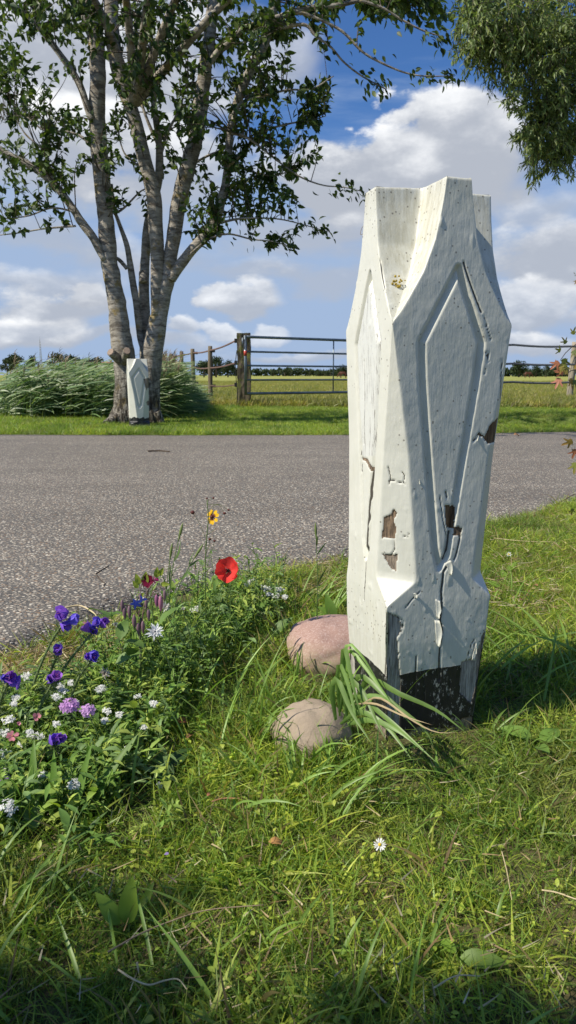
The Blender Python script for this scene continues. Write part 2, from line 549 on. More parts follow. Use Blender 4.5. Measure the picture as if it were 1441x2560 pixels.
# carved post: weathered white gloss paint over oak, tarred foot
M_POST, t = new_mat('painted_post')
o = t.obj
zst = t.scalev(o, (1, 1, .12))
brush = t.noise(zst, 260, 4, .6); mott = t.noise(o, 14, 6, .6); lump = t.noise(t.scalev(o, (1, 1, .6)), 55, 5, .6)
paint = t.mix(mott, (.56, .56, .485), (.68, .675, .60))
paint = t.mix(t.math('MULTIPLY', t.step(t.noise(o, 6, 5, .7), .5, .75), .35), paint, (.62, .60, .47))
spk = t.voro(o, 120); spr = t.new('ShaderNodeTexVoronoi'); spr.inputs['Scale'].default_value = 120; t.l.new(o, spr.inputs['Vector'])
ss = t.new('ShaderNodeSeparateColor'); t.l.new(spr.outputs['Color'], ss.inputs[0])
dirt = t.attr('dirt')
spm = t.math('MULTIPLY', t.step(spk, .16, .30, 1, 0), t.math('GREATER_THAN', t.math('ADD', ss.outputs[0], t.math('MULTIPLY', dirt, .30)), .955))
paint = t.mix(t.math('MULTIPLY', t.math('MULTIPLY', dirt, t.step(t.noise(zst, 90, 5, .7), .35, .65)), .55), paint, (.36, .33, .22))
paint = t.mix(t.math('MULTIPLY', spm, .75), paint, (.13, .11, .085))
rag = t.math('MULTIPLY', t.math('SUBTRACT', t.noise(o, 130, 5, .65), .5), .55)
grain = t.noise(t.scalev(o, (1, 1, .05)), 330, 5, .65, .2); gr2 = t.noise(t.scalev(o, (1, 1, .10)), 60, 3, .6)
wd = t.mix(t.step(grain, .3, .68), (.035, .021, .012), (.27, .16, .075))
wd_old = t.mix(t.step(grain, .3, .7), (.17, .155, .13), (.60, .57, .50))
wd = t.mix(t.attr('oldwood'), wd, wd_old)
wd = t.mix(t.math('MULTIPLY', t.step(gr2, .55, .7), .4), wd, (.05, .035, .022))
wm = t.step(t.math('ADD', t.attr('wood'), rag), .47, .53)
flk = t.math('ADD', t.math('MULTIPLY', t.noise(t.scalev(o, (1, 1, .45)), 150, 6, .75), .72), t.math('MULTIPLY', t.noise(t.scalev(o, (1, 1, .5)), 22, 4, .6), .32))
tar = t.mix(t.step(flk, .58, .63), (.014, .014, .016), (.33, .33, .29))
bm_ = t.step(t.math('ADD', t.attr('black'), t.math('MULTIPLY', rag, .10)), .49, .51)
crk = t.step(t.math('ADD', t.attr('crack'), t.math('MULTIPLY', rag, .5)), .42, .62)
hair = t.math('MULTIPLY', t.step(t.noise(t.scalev(o, (1, 1, .035)), 300, 5, .7), .56, .62), t.attr('hair'))
paint = t.mix(t.math('MULTIPLY', hair, .85), t.mix(t.math('MULTIPLY', t.attr('hair'), .6), paint, (.64, .65, .62)), (.17, .15, .13))
c = t.mix(bm_, paint, tar); c = t.mix(wm, c, wd); c = t.mix(t.math('MULTIPLY', crk, .93), c, (.045, .036, .028))
h = t.math('ADD', t.math('MULTIPLY', brush, .22), t.math('MULTIPLY', lump, .5))
h = t.math('ADD', h, t.math('MULTIPLY', flk, t.math('MULTIPLY', bm_, .8)))
h = t.math('ADD', h, t.math('MULTIPLY', wm, t.math('SUBTRACT', t.math('MULTIPLY', grain, 2.2), 2.6)))
setb(t, c, t.step(wm, 0, 1, .42, .85), bump(t, h, .75, .0022), .45)
M_FLAKE = simple('paint_flake', (.64, .63, .54), .5, .06, 60, bs=.3)

# bark of the cherry: grey-brown with pale lenticel bands and ochre lichen
M_BARK, t = new_mat('cherry_bark')
b1 = t.noise(t.scalev(t.vmath('ADD', t.pos, t.vmath('SCALE', t.noise(t.pos, 3, 3, out='Color'), .12)), (1, 1, 4)), 4.6, 9, .72, .6); b2 = t.noise(t.pos, 5, 6, .6); b3 = t.noise(t.scalev(t.pos, (1, 1, 3.5)), 22, 4, .6)
c = t.mix(t.step(b1, .36, .62), (.13, .112, .09), (.40, .365, .305))
c = t.mix(t.math('MULTIPLY', t.step(b1, .57, .70), .6), c, (.43, .39, .32))
c = t.mix(t.math('MULTIPLY', t.step(b3, .60, .70), .6), c, (.05, .04, .03))
c = t.mix(t.math('MULTIPLY', t.step(t.noise(t.vmath('ADD', t.pos, (9, 4, 2)), 3.2, 6, .68), .56, .66), .7), c, (.26, .185, .045))
low = t.attr('rough')
rid = t.noise(t.scalev(t.pos, (1, 1, .25)), 30, 6, .65)
c = t.mix(t.math('MULTIPLY', low, t.step(rid, .42, .6, 1, 0)), c, (.04, .032, .024))
setb(t, c, .85, bump(t, t.math('ADD', t.math('MULTIPLY', b1, .6), t.math('ADD', t.math('MULTIPLY', b3, -.5), t.math('MULTIPLY', rid, low))), .9, .03), .25)
M_BARK2 = simple('dark_bark', (.085, .068, .050), .9, .3, 14, bs=.8, bd=.02, stretch=(1, 1, .3))
M_WBARK = simple('willow_bark', (.22, .18, .11), .9, .3, 12, bs=.8, bd=.02, stretch=(1, 1, .3))
M_CUT = simple('cut_wood', (.27, .20, .15), .8, .3, 40)
M_POSTWOOD = simple('fence_wood', (.15, .118, .075), .9, .4, 14, bs=.8, bd=.01, stretch=(1, 1, .12))
M_PALEWOOD = simple('pale_fence_wood', (.30, .255, .19), .9, .25, 14, bs=.8, bd=.01, stretch=(1, 1, .12))
M_GATEPOST, t = new_mat('gate_post_wood')
n = t.noise(t.scalev(t.pos, (1, 1, .15)), 18, 6, .65); m2 = t.noise(t.pos, 6, 6, .7)
c = t.mix(t.step(n, .3, .7), (.022, .018, .013), (.17, .14, .10)); c = t.mix(t.math('MULTIPLY', t.step(m2, .48, .6), .85), c, (.13, .145, .035))
setb(t, c, .9, bump(t, n, .9, .02), .2)
M_GALV = simple('galvanised_steel', (.17, .20, .22), .42, .3, 9, .5, .75, .1)
M_TAPE = simple('fence_tape', (.13, .075, .055), .7, .3, 25)
M_TAPEG = simple('grey_fence_tape', (.10, .105, .12), .6, .2, 25)
M_PLASTIC = simple('black_plastic', (.02, .02, .02), .5, .2, 20)
M_RED = simple('red_band', (.45, .05, .03), .5, .1, 20)

# granite and sandstone boulders
M_GRANITE, t = new_mat('pink_granite')
v = t.new('ShaderNodeTexVoronoi'); v.inputs['Scale'].default_value = 330
t.l.new(t.vmath('ADD', t.pos, t.vmath('SCALE', t.noise(t.pos, 90, 3, out='Color'), .012)), v.inputs['Vector'])
sp_ = t.new('ShaderNodeSeparateColor'); t.l.new(v.outputs['Color'], sp_.inputs[0])
c = t.mix(t.noise(t.pos, 22, 5, .65), (.27, .165, .13), (.40, .265, .22))
c = t.mix(t.math('MULTIPLY', t.step(sp_.outputs[0], .70, .8), .45), c, (.50, .38, .34)); c = t.mix(t.math('MULTIPLY', t.step(sp_.outputs[1], .85, .92), .35), c, (.2, .11, .09))
c = t.mix(t.math('MULTIPLY', t.attr('rim'), t.step(t.noise(t.pos, 30, 5, .7), .3, .6)), c, (.30, .26, .16))
setb(t, c, .8, bump(t, t.noise(t.pos, 160, 5, .7), .5, .002), .3)
M_SAND, t = new_mat('beige_stone')
c = t.mix(t.noise(t.pos, 12, 7, .65), (.22, .165, .115), (.40, .325, .245)); c = t.mix(t.math('MULTIPLY', t.step(t.noise(t.pos, 30, 6, .7), .55, .7), .5), c, (.16, .145, .10))
setb(t, c, .85, bump(t, t.noise(t.pos, 70, 7, .7), .7, .005), .25)

# ------------------------------------------------------------------ setting: ground, road, meadow
NEAR_PX = [(-330, 1900), (-150, 1722), (0, 1636), (110, 1598), (250, 1542), (400, 1490), (500, 1462), (600, 1440), (700, 1425), (880, 1396), (1050, 1358), (1230, 1312), (1330, 1285), (1441, 1256)]
npts = np.array([G(x, y)[:2] for x, y in NEAR_PX])
npts = np.concatenate([[[-60, -52], [-3.0, -.05]], npts, [[3.2, 5.2], [5.5, 6.1], [9, 6.6], [60, 7.5]]])
npts = npts[np.argsort(npts[:, 0])]
fpts = np.array([G(x, y)[:2] for x, y in [(-900, 1088), (0, 1087), (440, 1089), (870, 1088), (1255, 1083), (1441, 1080), (2200, 1070)]])
fpts = np.concatenate([[[-60, 9.0]], fpts, [[60, 10.5]]])


def yn(x): return np.interp(x, npts[:, 0], npts[:, 1])
def yf(x): return np.interp(x, fpts[:, 0], fpts[:, 1])


def ground_z(x, y):
    """slight unevenness of the verges; zero under the road"""
    P = np.stack([x, y, 0 * x], -1)
    far_ = np.clip((y - yf(x) - .2) / 1.5, 0, 1) * np.clip((60 - y) / 20, 0, 1)
    near_ = np.clip((yn(x) - y - .05) / .5, 0, 1)
    bank = .14 * np.exp(-((x - 4.6) / 1.4) ** 2 - ((y - 12.0) / .45) ** 2) - .10 * np.exp(-((x - 4.4) / 1.2) ** 2 - ((y - 11.2) / .35) ** 2)
    return far_ * (.10 * vnoise(P, .35, 3, 3) + bank) + near_ * .035 * vnoise(P, 2.2, 5, 2) - .02 * np.clip(far_ + near_, 0, 1)


def ground_strip(xs, ys):
    X, Y = np.meshgrid(xs, ys); return np.stack([X, Y, ground_z(X, Y)], -1)


xs = np.concatenate([-np.geomspace(900, 7, 30), np.linspace(-6.8, 6.8, 170), np.geomspace(7, 900, 30)])
ys = np.concatenate([[-120, -50, -20, -8, -3], np.linspace(-1, 5.5, 110), np.linspace(5.6, 18, 80), np.geomspace(18.5, 2400, 40)])
V = ground_strip(xs, ys)
V[..., 2] = np.where((V[..., 1] > yn(V[..., 0]) - .02) & (V[..., 1] < yf(V[..., 0]) + .02), -.03, V[..., 2])
gnd = obj('ground', make_mesh('ground', V, grid_faces(len(ys), len(xs)), M_SOIL)); tag(gnd, kind='structure')

# road sheet with a crumbling near edge
xs = np.unique(np.concatenate([np.linspace(-60, -4, 40), np.linspace(-4, 4, 900), np.linspace(4, 60, 60)]))
P = np.stack([xs, 0 * xs, 0 * xs], -1)
fade = np.clip(1.4 - np.abs(xs) * .2, 0, 1)
ye = yn(xs) + (.05 * vnoise(P, 3, 1, 2) + .05 * vnoise(P, 14, 2, 3) + .02 * vnoise(P, 60, 9, 2)) * fade
yo = yf(xs) + .06 * vnoise(P, 5, 4, 3)
fr = np.concatenate([[0, .0, .004, .01, .02, .04, .07, .12], np.linspace(.18, .97, 12), [1.0, 1.0]])
rows = []
for k, q in enumerate(fr):
    y = ye + (yo - ye) * q; z = np.zeros_like(xs) + .004 - .020 * np.exp(-q * 90)
    if k in (0, len(fr) - 1): z = z * 0 - .05
    else: z = z + .006 * vnoise(np.stack([xs, y, 0 * xs], -1), 40, 6, 2) * (q < .03)
    rows.append(np.stack([xs, y, z], -1))
edge_a = np.repeat(np.exp(-fr * 22)[:, None], len(xs), 1) * (.35 + .65 * np.clip(-(xs + .0) / .6, 0, 1))[None]
road = obj('road', make_mesh('road', np.array(rows), grid_faces(len(fr), len(xs)), M_ASPH, attrs={'edge': edge_a})); tag(road, kind='structure')

# hay meadow beyond the fence
xs = np.concatenate([-np.geomspace(900, 3, 40), np.geomspace(3, 900, 40)]); ys = np.geomspace(17.5, 2300, 60)
X, Y = np.meshgrid(xs, ys); Y = Y + (Y < 19) * 0
Z = ground_z(X, Y) + .03 + .05 * vnoise(np.stack([X, Y, 0 * X], -1), .5, 2, 2) * (Y < 60)
Z[0] -= .12
mea = obj('meadow', make_mesh('meadow', np.stack([X, Y, Z], -1), grid_faces(len(ys), len(xs)), M_MEADOW)); tag(mea, kind='structure')

# ------------------------------------------------------------------ the carved posts
def ring_rows(Ws, ws, cs, zs, nf, nn):
    """Ws,ws,(cs 4 columns) per z row. returns V (nz, ring,3), face id, u"""
    rows, fid, uu = [], None, None
    q = np.array([[1, 0], [0, 1]])
    for W, w, c4, z in zip(Ws, ws, cs, zs):
        pts = []; ids = []; us = []
        for k in range(4):                      # face k: 0 = front (-y), 1 = right (+x), 2 = back, 3 = left
            ca, sa = math.cos(k * math.pi / 2), math.sin(k * math.pi / 2)
            R = lambda p: np.stack([p[:, 0] * ca - p[:, 1] * sa, p[:, 0] * sa + p[:, 1] * ca], 1)
            cl, cr = c4[(k - 1) % 4], c4[k]      # corner before / after this face
            if w < W - 1e-6: a, b, p2 = -w, w, np.array([w, -w])
            else: a, b, p2 = -W + cl, W - cr, np.array([W - cr / 2, -W + cr / 2])
            u = np.linspace(a, b, nf)
            pts.append(R(np.stack([u, -W + 0 * u], 1))); ids += [k] * nf; us += list(u)
            P1 = np.array([b, -W]); P3 = np.array([W, -b if w < W - 1e-6 else -W + cr])
            s = np.linspace(0, 1, nn + 2)[1:-1][:, None]
            seg = np.concatenate([P1 * (1 - s) + p2 * s, [p2], p2 * (1 - s) + P3 * s])
            pts.append(R(seg)); ids += [10 + k] * len(seg); us += [0] * len(seg)
        p = np.concatenate(pts); rows.append(np.concatenate([p, np.full((len(p), 1), z)], 1)); fid = ids; uu = us
    return np.array(rows), np.array(fid), None


def build_post(root, spec, nf, nn, nz, seed, masks, detail=True, name='post_body'):
    H = spec['H']; zk = spec['z']; 
    zs = np.linspace(-.06, H, nz)
    Ws = np.interp(zs, *spec['W']); ws = np.interp(zs, *spec['w']); ws = np.where(zs < spec['apex'], Ws, np.minimum(ws, Ws))
    cs = np.stack([np.interp(zs, spec['cz'], spec['c%d' % k]) for k in range(4)], 1)
    # z rows get inset rim at top
    V, fid, _ = ring_rows(Ws, ws, cs, zs, nf, nn)
    nr, nc = V.shape[:2]
    # soften edges
    for it in range(spec.get('soft', 3)):
        s = .25 * (np.roll(V, 1, 1) + np.roll(V, -1, 1)) + .5 * V
        V[..., :2] = s[..., :2]
    for it in range(2): V[1:-1] = .25 * V[:-2] + .5 * V[1:-1] + .25 * V[2:]
    # top: rounded rim then closed cap
    capc = V[-1].copy(); ctr = np.array([0, 0, H])
    tang = np.roll(capc, -1, 0) - np.roll(capc, 1, 0); nr2 = norm(np.stack([tang[:, 1], -tang[:, 0], 0 * tang[:, 0]], 1))
    r1 = capc - nr2 * .0015 + [0, 0, .0022]; r2 = capc - nr2 * .004 + [0, 0, .0032]
    tilt = lambda r: r + np.stack([0 * r[:, 0], 0 * r[:, 0], .03 * vnoise(r, 7, seed, 2)], 1)
    V = np.concatenate([V, r1[None], r2[None]]); nr = len(V)
    # normals
    du = np.roll(V, -1, 1) - np.roll(V, 1, 1); dv = np.gradient(V, axis=0)
    N = norm(np.cross(du, dv))
    M4 = parent_matrix(root); R3 = np.array(M4.to_3x3()); T3 = np.array(M4.translation)
    Wd = V @ R3.T + T3; Nw = N @ R3.T
    pp, dd = proj(Wd); facing = np.einsum('ijk,ijk->ij', Nw, np.array([0, 0, CAMH]) - Wd) > 0
    disp = np.zeros(V.shape[:2]); crack = np.zeros_like(disp)
    # carved lozenge on every face: V groove round a slightly sunk panel
    for k in range(4):
        sel = fid == k; a = -k * math.pi / 2
        u = V[:, sel, 0] * math.cos(a) - V[:, sel, 1] * math.sin(a); z = V[:, sel, 2]
        uz = np.stack([u, z], -1); g = spec['groove']
        dg = dist_poly(uz, g, True); ins = inpoly(uz, g)
        dep = spec['gd'] * np.clip(1 - dg / spec['gw'], 0, 1) ** .85
        disp[:, sel] -= dep + np.where(ins, np.clip(dg / spec['gw'], 0, 1) * spec['gd'] * -.04, 0)
        crack[:, sel] = np.maximum(crack[:, sel], .50 * np.clip(1 - dg / .0022, 0, 1) * (vnoise(Wd[:, sel], 30, 3, 2) > .02))
    wood = np.zeros_like(disp); old = np.zeros_like(disp); black = np.zeros_like(disp); dirt = np.zeros_like(disp); hair = np.zeros_like(disp)
    masks(dict(V=V, Wd=Wd, N=N, pp=pp, facing=facing, fid=fid, disp=disp, crack=crack, wood=wood, old=old, black=black, dirt=dirt, hair=hair, H=H))
    disp += .0011 * vnoise(V, 14, seed, 3) + .0005 * vnoise(V * [1, 1, .5], 110, seed + 3, 2)
    if detail:
        bl = vnoise(V * [1, 1, .55], 60, seed + 8, 1); disp += .0014 * np.clip((bl - .36) / .12, 0, 1) * (wood < .5)
    disp -= np.clip(wood * 2 - .5, 0, 1) * .0022 + np.clip(crack, 0, 1) * .0032 * spec.get('crackd', 1)
    disp -= np.clip((.30 - V[..., 2]) / .1, 0, 1) * np.clip(V[..., 0] / .1 - .7, 0, 1) * (.45 + vnoise(V, 30, 77, 3)) * .010 * detail
    disp -= wood * np.abs(vnoise(V * [1, 1, .08], 120, 4, 2)) * .006 * (old > .3)
    V = V + N * disp[..., None]
    top = vnoise(V, 9, seed + 5, 2) * .010
    V[..., 2] += np.where(V[..., 2] > H * .97, top * np.clip((V[..., 2] - H * .97) / (H * .03), 0, 1), 0)
    ii = np.arange(nc); cen = V[-1].mean(0)
    Vf = np.concatenate([V.reshape(-1, 3), cen[None]])
    F = [grid_faces(nr, nc, True), np.stack([(nr - 1) * nc + ii, (nr - 1) * nc + (ii + 1) % nc, np.full(nc, nr * nc)], 1)]
    at = {k: np.append(v.reshape(-1), 0) for k, v in dict(wood=wood, oldwood=old, black=black, dirt=dirt, crack=crack, hair=hair).items()}
    me = make_mesh(name, Vf, F, M_POST, attrs=at)
    return obj(name, me, root, world_coords=False), V, Wd


POSTA = .27
post = empty('carved_post', (.284, 1.548, 0), 'large white carved post with peeling paint and black foot, nearest in the grass', 'post', rot=(0, 0, POSTA))
z_at = lambda y, px=1100: A(px, y, 1.46)[2]
za = .846
groove_main = np.array([(.006, .948), (.062, .812), (.056, .74), (.010, .385), (-.004, .36), (-.016, .40), (-.060, .74), (-.065, .812)])
spec_main = dict(H=1.106, z=None, apex=za, W=([-.06, .12, .2, .288, .32, .6, za, 1.106], [.106, .1115, .1170, .1190, .1185, .121, .1268, .1262]),
    w=([za, .868, .891, .941, 1.0, 1.056, 1.08, 1.106], [.1268, .110, .096, .067, .045, .034, .030, .027]),
    cz=[0, .282, .286, .332, .345, .6, za, 1.2], c0=[.012, .004, 0, .046, .046, .026, .0, 0], c1=[0, 0, 0, .05, .05, .028, 0, 0], c2=[0, 0, 0, .009, .010, .010, 0, 0],
    c3=[0, 0, 0, .060, .062, .037, .0, 0], groove=groove_main, gd=.010, gw=.0092, soft=3)

# weathering as drawn from the photograph: outlines on the post's surface
WOODP = [([(1187, 1094), (1200, 1082), (1213, 1092), (1225, 1062), (1245, 1045), (1257, 1035), (1262, 1060), (1260, 1108), (1235, 1106), (1218, 1108), (1208, 1092)], 0),
    ([(1113, 1262), (1142, 1268), (1136, 1323), (1116, 1318)], 0), ([(1136, 1318), (1156, 1321), (1150, 1342), (1134, 1338)], .1),
    ([(960, 1292), (975, 1288), (984, 1273), (993, 1283), (985, 1300), (990, 1320), (988, 1347), (955, 1345), (958, 1320)], .15),
    ([(956, 1384), (976, 1390), (994, 1384), (990, 1428), (976, 1420)], .4),
    ([(967, 1530), (1000, 1545), (1006, 1565), (994, 1600), (1002, 1700), (1000, 1830), (965, 1830), (968, 1700), (966, 1600)], .9),
    ([(1216, 1466), (1228, 1484), (1221, 1520), (1226, 1545), (1216, 1575), (1208, 1590), (1192, 1635), (1186, 1660), (1184, 1700), (1260, 1700), (1300, 1500), (1240, 1450)], .5),
    ([(1154, 1656), (1192, 1645), (1196, 1700), (1180, 1760), (1150, 1730), (1152, 1690)], .8),
    ([(860, 1600), (882, 1612), (890, 1700), (900, 1850), (840, 1850)], .9),
    ([(868, 1812), (930, 1800), (1000, 1845), (1050, 1815), (1120, 1822), (1160, 1795), (1240, 1790), (1240, 1960), (860, 1960)], .45),
    ([(907, 1142), (920, 1148), (932, 1172), (928, 1180), (914, 1152), (906, 1150)], .2)]
CRACKP = [([(1225, 875), (1219, 900), (1213, 935)], 1.2), ([(1100, 1240), (1108, 1300), (1118, 1345)], 1.2), ([(1008, 1340), (1020, 1344), (1024, 1330)], 1.0), ([(1208, 785), (1222, 830), (1228, 850)], 1.4), ([(1115, 1228), (1118, 1245)], 2), ([(1050, 1480), (1030, 1500), (1014, 1520)], 1.6), ([(884, 700), (878, 760)], 1.2), ([(1165, 1656), (1180, 1610), (1186, 1600), (1188, 1640)], 1.4), ([(990, 1540), (1005, 1550), (1010, 1556), (1004, 1580)], 1.5), ([(1124, 1405), (1110, 1430), (1104, 1480), (1106, 1520), (1102, 1550), (1107, 1580), (1100, 1625), (1098, 1700)], 3.2),
    ([(1160, 655), (1170, 690), (1186, 735), (1204, 780)], 2.6), ([(971, 1166), (977, 1195), (973, 1210)], 1.5), ([(977, 1200), (1000, 1206), (1014, 1210)], 1.5),
    ([(1005, 1180), (1012, 1190), (1009, 1208)], 1.3), ([(930, 1175), (925, 1240), (918, 1330), (914, 1420), (910, 1500)], 1.4), ([(893, 850), (893, 900), (897, 1000), (901, 1180)], .8),
    ([(985, 1347), (986, 1375), (978, 1388), (962, 1385)], 1.8), ([(1192, 1095), (1185, 1102)], 3), ([(1216, 880), (1222, 905)], 1.2), ([(1128, 1330), (1122, 1375), (1112, 1400)], 2.2),
    ([(1152, 1340), (1143, 1380), (1136, 1400)], 2.2), ([(950, 650), (958, 700), (962, 720)], 2), ([(1062, 1680), (1060, 1760)], 1.2), ([(1041, 1640), (1036, 1740)], 1.0), ([(1125, 1690), (1122, 1750)], 1.0),
    ([(966, 1530), (966, 1600), (962, 1690)], 2.4), ([(1256, 900), (1252, 1000), (1245, 1130)], 1.5), ([(1225, 1240), (1218, 1300)], 2.4), ([(1238, 1180), (1236, 1225)], 2.0), ([(900, 1060), (902, 1130)], 1.0), ([(911, 900), (912, 1000), (910, 1110)], 1.0)]


def mask_main(d):
    pp = d['pp'] + 5 * np.stack([vnoise(d['V'], 60, 11, 3), vnoise(d['V'], 60, 12, 3)], -1)
    for poly, old in WOODP:
        m = inpoly(pp, poly) & d['facing']
        d['wood'][m] = 1; d['old'][m] = old
    for pl, wpx in CRACKP:
        m = np.clip(1.25 - dist_poly(d['pp'] + .4 * (pp - d['pp']), pl) / wpx, 0, 1) * d['facing']; d['crack'][:] = np.maximum(d['crack'], m)
    V, W = d['V'], d['Wd']
    d['hair'][inpoly(pp, [(925, 720), (955, 845), (950, 900), (935, 1140), (908, 1140), (893, 850)]) & d['facing']] = 1
    lim = np.interp(pp[..., 0], [868, 885, 920, 965, 1000, 1050, 1097, 1150, 1200, 1240], [1600, 1618, 1645, 1690, 1688, 1678, 1670, 1664, 1650, 1560])
    d['black'][:] = np.clip(.5 + (pp[..., 1] - lim) / 12, 0, 1) * d['facing'] + (~d['facing']) * (V[..., 2] < .17)
    back = ~d['facing']
    n = vnoise(V * [1, 1, .5], 18, 41, 3)
    d['wood'][back & (n > .27)] = 1; d['old'][back] = .6
    notch = (d['fid'] >= 10)[None] & (V[..., 2] > .84)
    d['dirt'][:] = np.where(notch, .8 + .5 * vnoise(V, 20, 2, 2), .12 + .3 * vnoise(V, 8, 6, 2)) + np.clip(.33 - V[..., 2], 0, .2) * 2
    d['dirt'][:] += np.clip((V[..., 2] - d['H'] + .05) * 12, 0, .7)
    d['dirt'][:] = np.clip(d['dirt'], 0, 1)


_, PV, PW = build_post(post, spec_main, 84, 15, 400, 3, mask_main)


def on_face(px, py, off=0.0, left=False):
    """point on the post's front (or left) face plane seen at a place of the photograph, in world metres"""
    n = np.array([math.sin(POSTA), -math.cos(POSTA), 0]); 
    if left: n = np.array([-math.cos(POSTA), -math.sin(POSTA), 0])
    c = np.array([.284, 1.548, 0]) + n * (.118 + off); r = ray(px, py); o = np.array([0, 0, CAMH])
    return o + r * (np.dot(c - o, n) / np.dot(r, n)), n


# lifted flakes of paint, each a thin curled sheet
def flake(corners, curl, thick=.0012, left=False):
    P = [on_face(x, y, .0012, left) for x, y in corners]; n = P[0][1]; a, b, c, d = [p[0] for p in P]
    g = 9; s = np.linspace(0, 1, g); U, T = np.meshgrid(s, s)
    base = (a * (1 - U)[..., None] + b * U[..., None]) * (1 - T)[..., None] + (d * (1 - U)[..., None] + c * U[..., None]) * T[..., None]
    jag = .0014 * np.stack([vnoise(base, 400, 1, 2), 0 * U, vnoise(base, 400, 2, 2)], -1) * ((U == 0) | (U == 1) | (T == 1))[..., None]
    shr = (1 - .55 * U * (np.abs(T - .45 - .2 * math.sin(len(cn_seed) + a[0] * 900)) * 2) ** 1.3)
    mid_ = base[:, :1] ; base = mid_ + (base - mid_) * shr[..., None]; jag = jag * 2.2 + .0012 * np.stack([vnoise(base, 150, 7, 2), 0 * U, vnoise(base, 150, 8, 2)], -1)
    top = base + jag + n * (curl * U ** 2.2 * (.45 + .55 * T) + .0006 * vnoise(base, 200, 4, 2))[..., None]
    bot = top - n * thick
    V = np.concatenate([top.reshape(-1, 3), bot.reshape(-1, 3)]); F = grid_faces(g, g); F2 = F[:, ::-1] + g * g
    e = np.concatenate([np.arange(g), np.arange(g) * g + g - 1, np.arange(g)[::-1] + g * (g - 1), (np.arange(g) * g)[::-1]])
    e2 = np.roll(e, -1); S = np.stack([e, e + g * g, e2 + g * g, e2], 1); S = S[e != e2]
    return make_mesh('paint_flake', V, [F, F2, S], M_FLAKE)


cn_seed = 'x'
for cn, curl in [([(1090, 1498), (1104, 1505), (1101, 1548), (1092, 1545)], .005), ([(1088, 1552), (1107, 1550), (1102, 1618), (1092, 1612)], .007),
                 ([(1180, 1652), (1190, 1606), (1194, 1606), (1188, 1650)], .003),
                 ([(1034, 1484), (1042, 1482), (1046, 1492), (1038, 1496)], .005), ([(1047, 1196), (1049, 1200), (1050, 1210), (1047, 1211)], .004),
                 ([(1214, 880), (1226, 905), (1228, 925), (1216, 915)], .005), ([(1115, 1408), (1128, 1398), (1138, 1440), (1124, 1436)], .006),
                 ([(1186, 1092), (1196, 1086), (1200, 1090), (1190, 1104)], .005), ([(1140, 970), (1144, 975), (1142, 986), (1140, 985)], .002),
                 ([(1083, 838), (1118, 795), (1120, 800), (1090, 850)], .004)]:
    obj('paint_flake', flake(cn, curl), post)

# the second post across the road, same carving
far_base = A(349, 1062, 10.75)
post2 = empty('carved_post', (far_base[0], far_base[1], -.02), 'small distant white carved post with ragged rotten foot standing against the tree trunk', 'post', rot=(0, 0, .33))
g2 = groove_main * [1.25, 1] + [0, -.03]; g2 = g2 * [1.05, .93]
spec2 = dict(H=.995, z=None, apex=.80, W=([0, 1.1], [.141, .141]), w=([.80, .84, .9, .96, .995], [.141, .115, .075, .045, .03]),
    cz=[0, .08, .09, .5, .80, 1.2], c0=[.02, .03, .11, .055, 0, 0], c1=[.02, .03, .1, .05, 0, 0], c2=[.02, .03, .1, .05, 0, 0], c3=[.02, .03, .10, .055, 0, 0], groove=g2, gd=.018, gw=.02, soft=1, crackd=1)


def mask_far(d):
    V = d['V']; pp = d['pp'] + 3 * vnoise(V, 40, 9, 3)[..., None]
    for poly in ([(360, 948), (372, 944), (378, 965), (366, 975), (362, 962)], [(366, 1004), (378, 1000), (378, 1015), (368, 1014)]):
        d['wood'][inpoly(pp, poly)] = 1
    rag = V[..., 2] + .10 * vnoise(V * [1, 1, .3], 22, 7, 3) 
    d['black'][:] = np.clip(.5 + (.15 - rag) * 60, 0, 1); d['wood'][rag < .05] = 1; d['old'][:] = .4
    d['dirt'][:] = .1


build_post(post2, spec2, 44, 8, 170, 5, mask_far, detail=False)

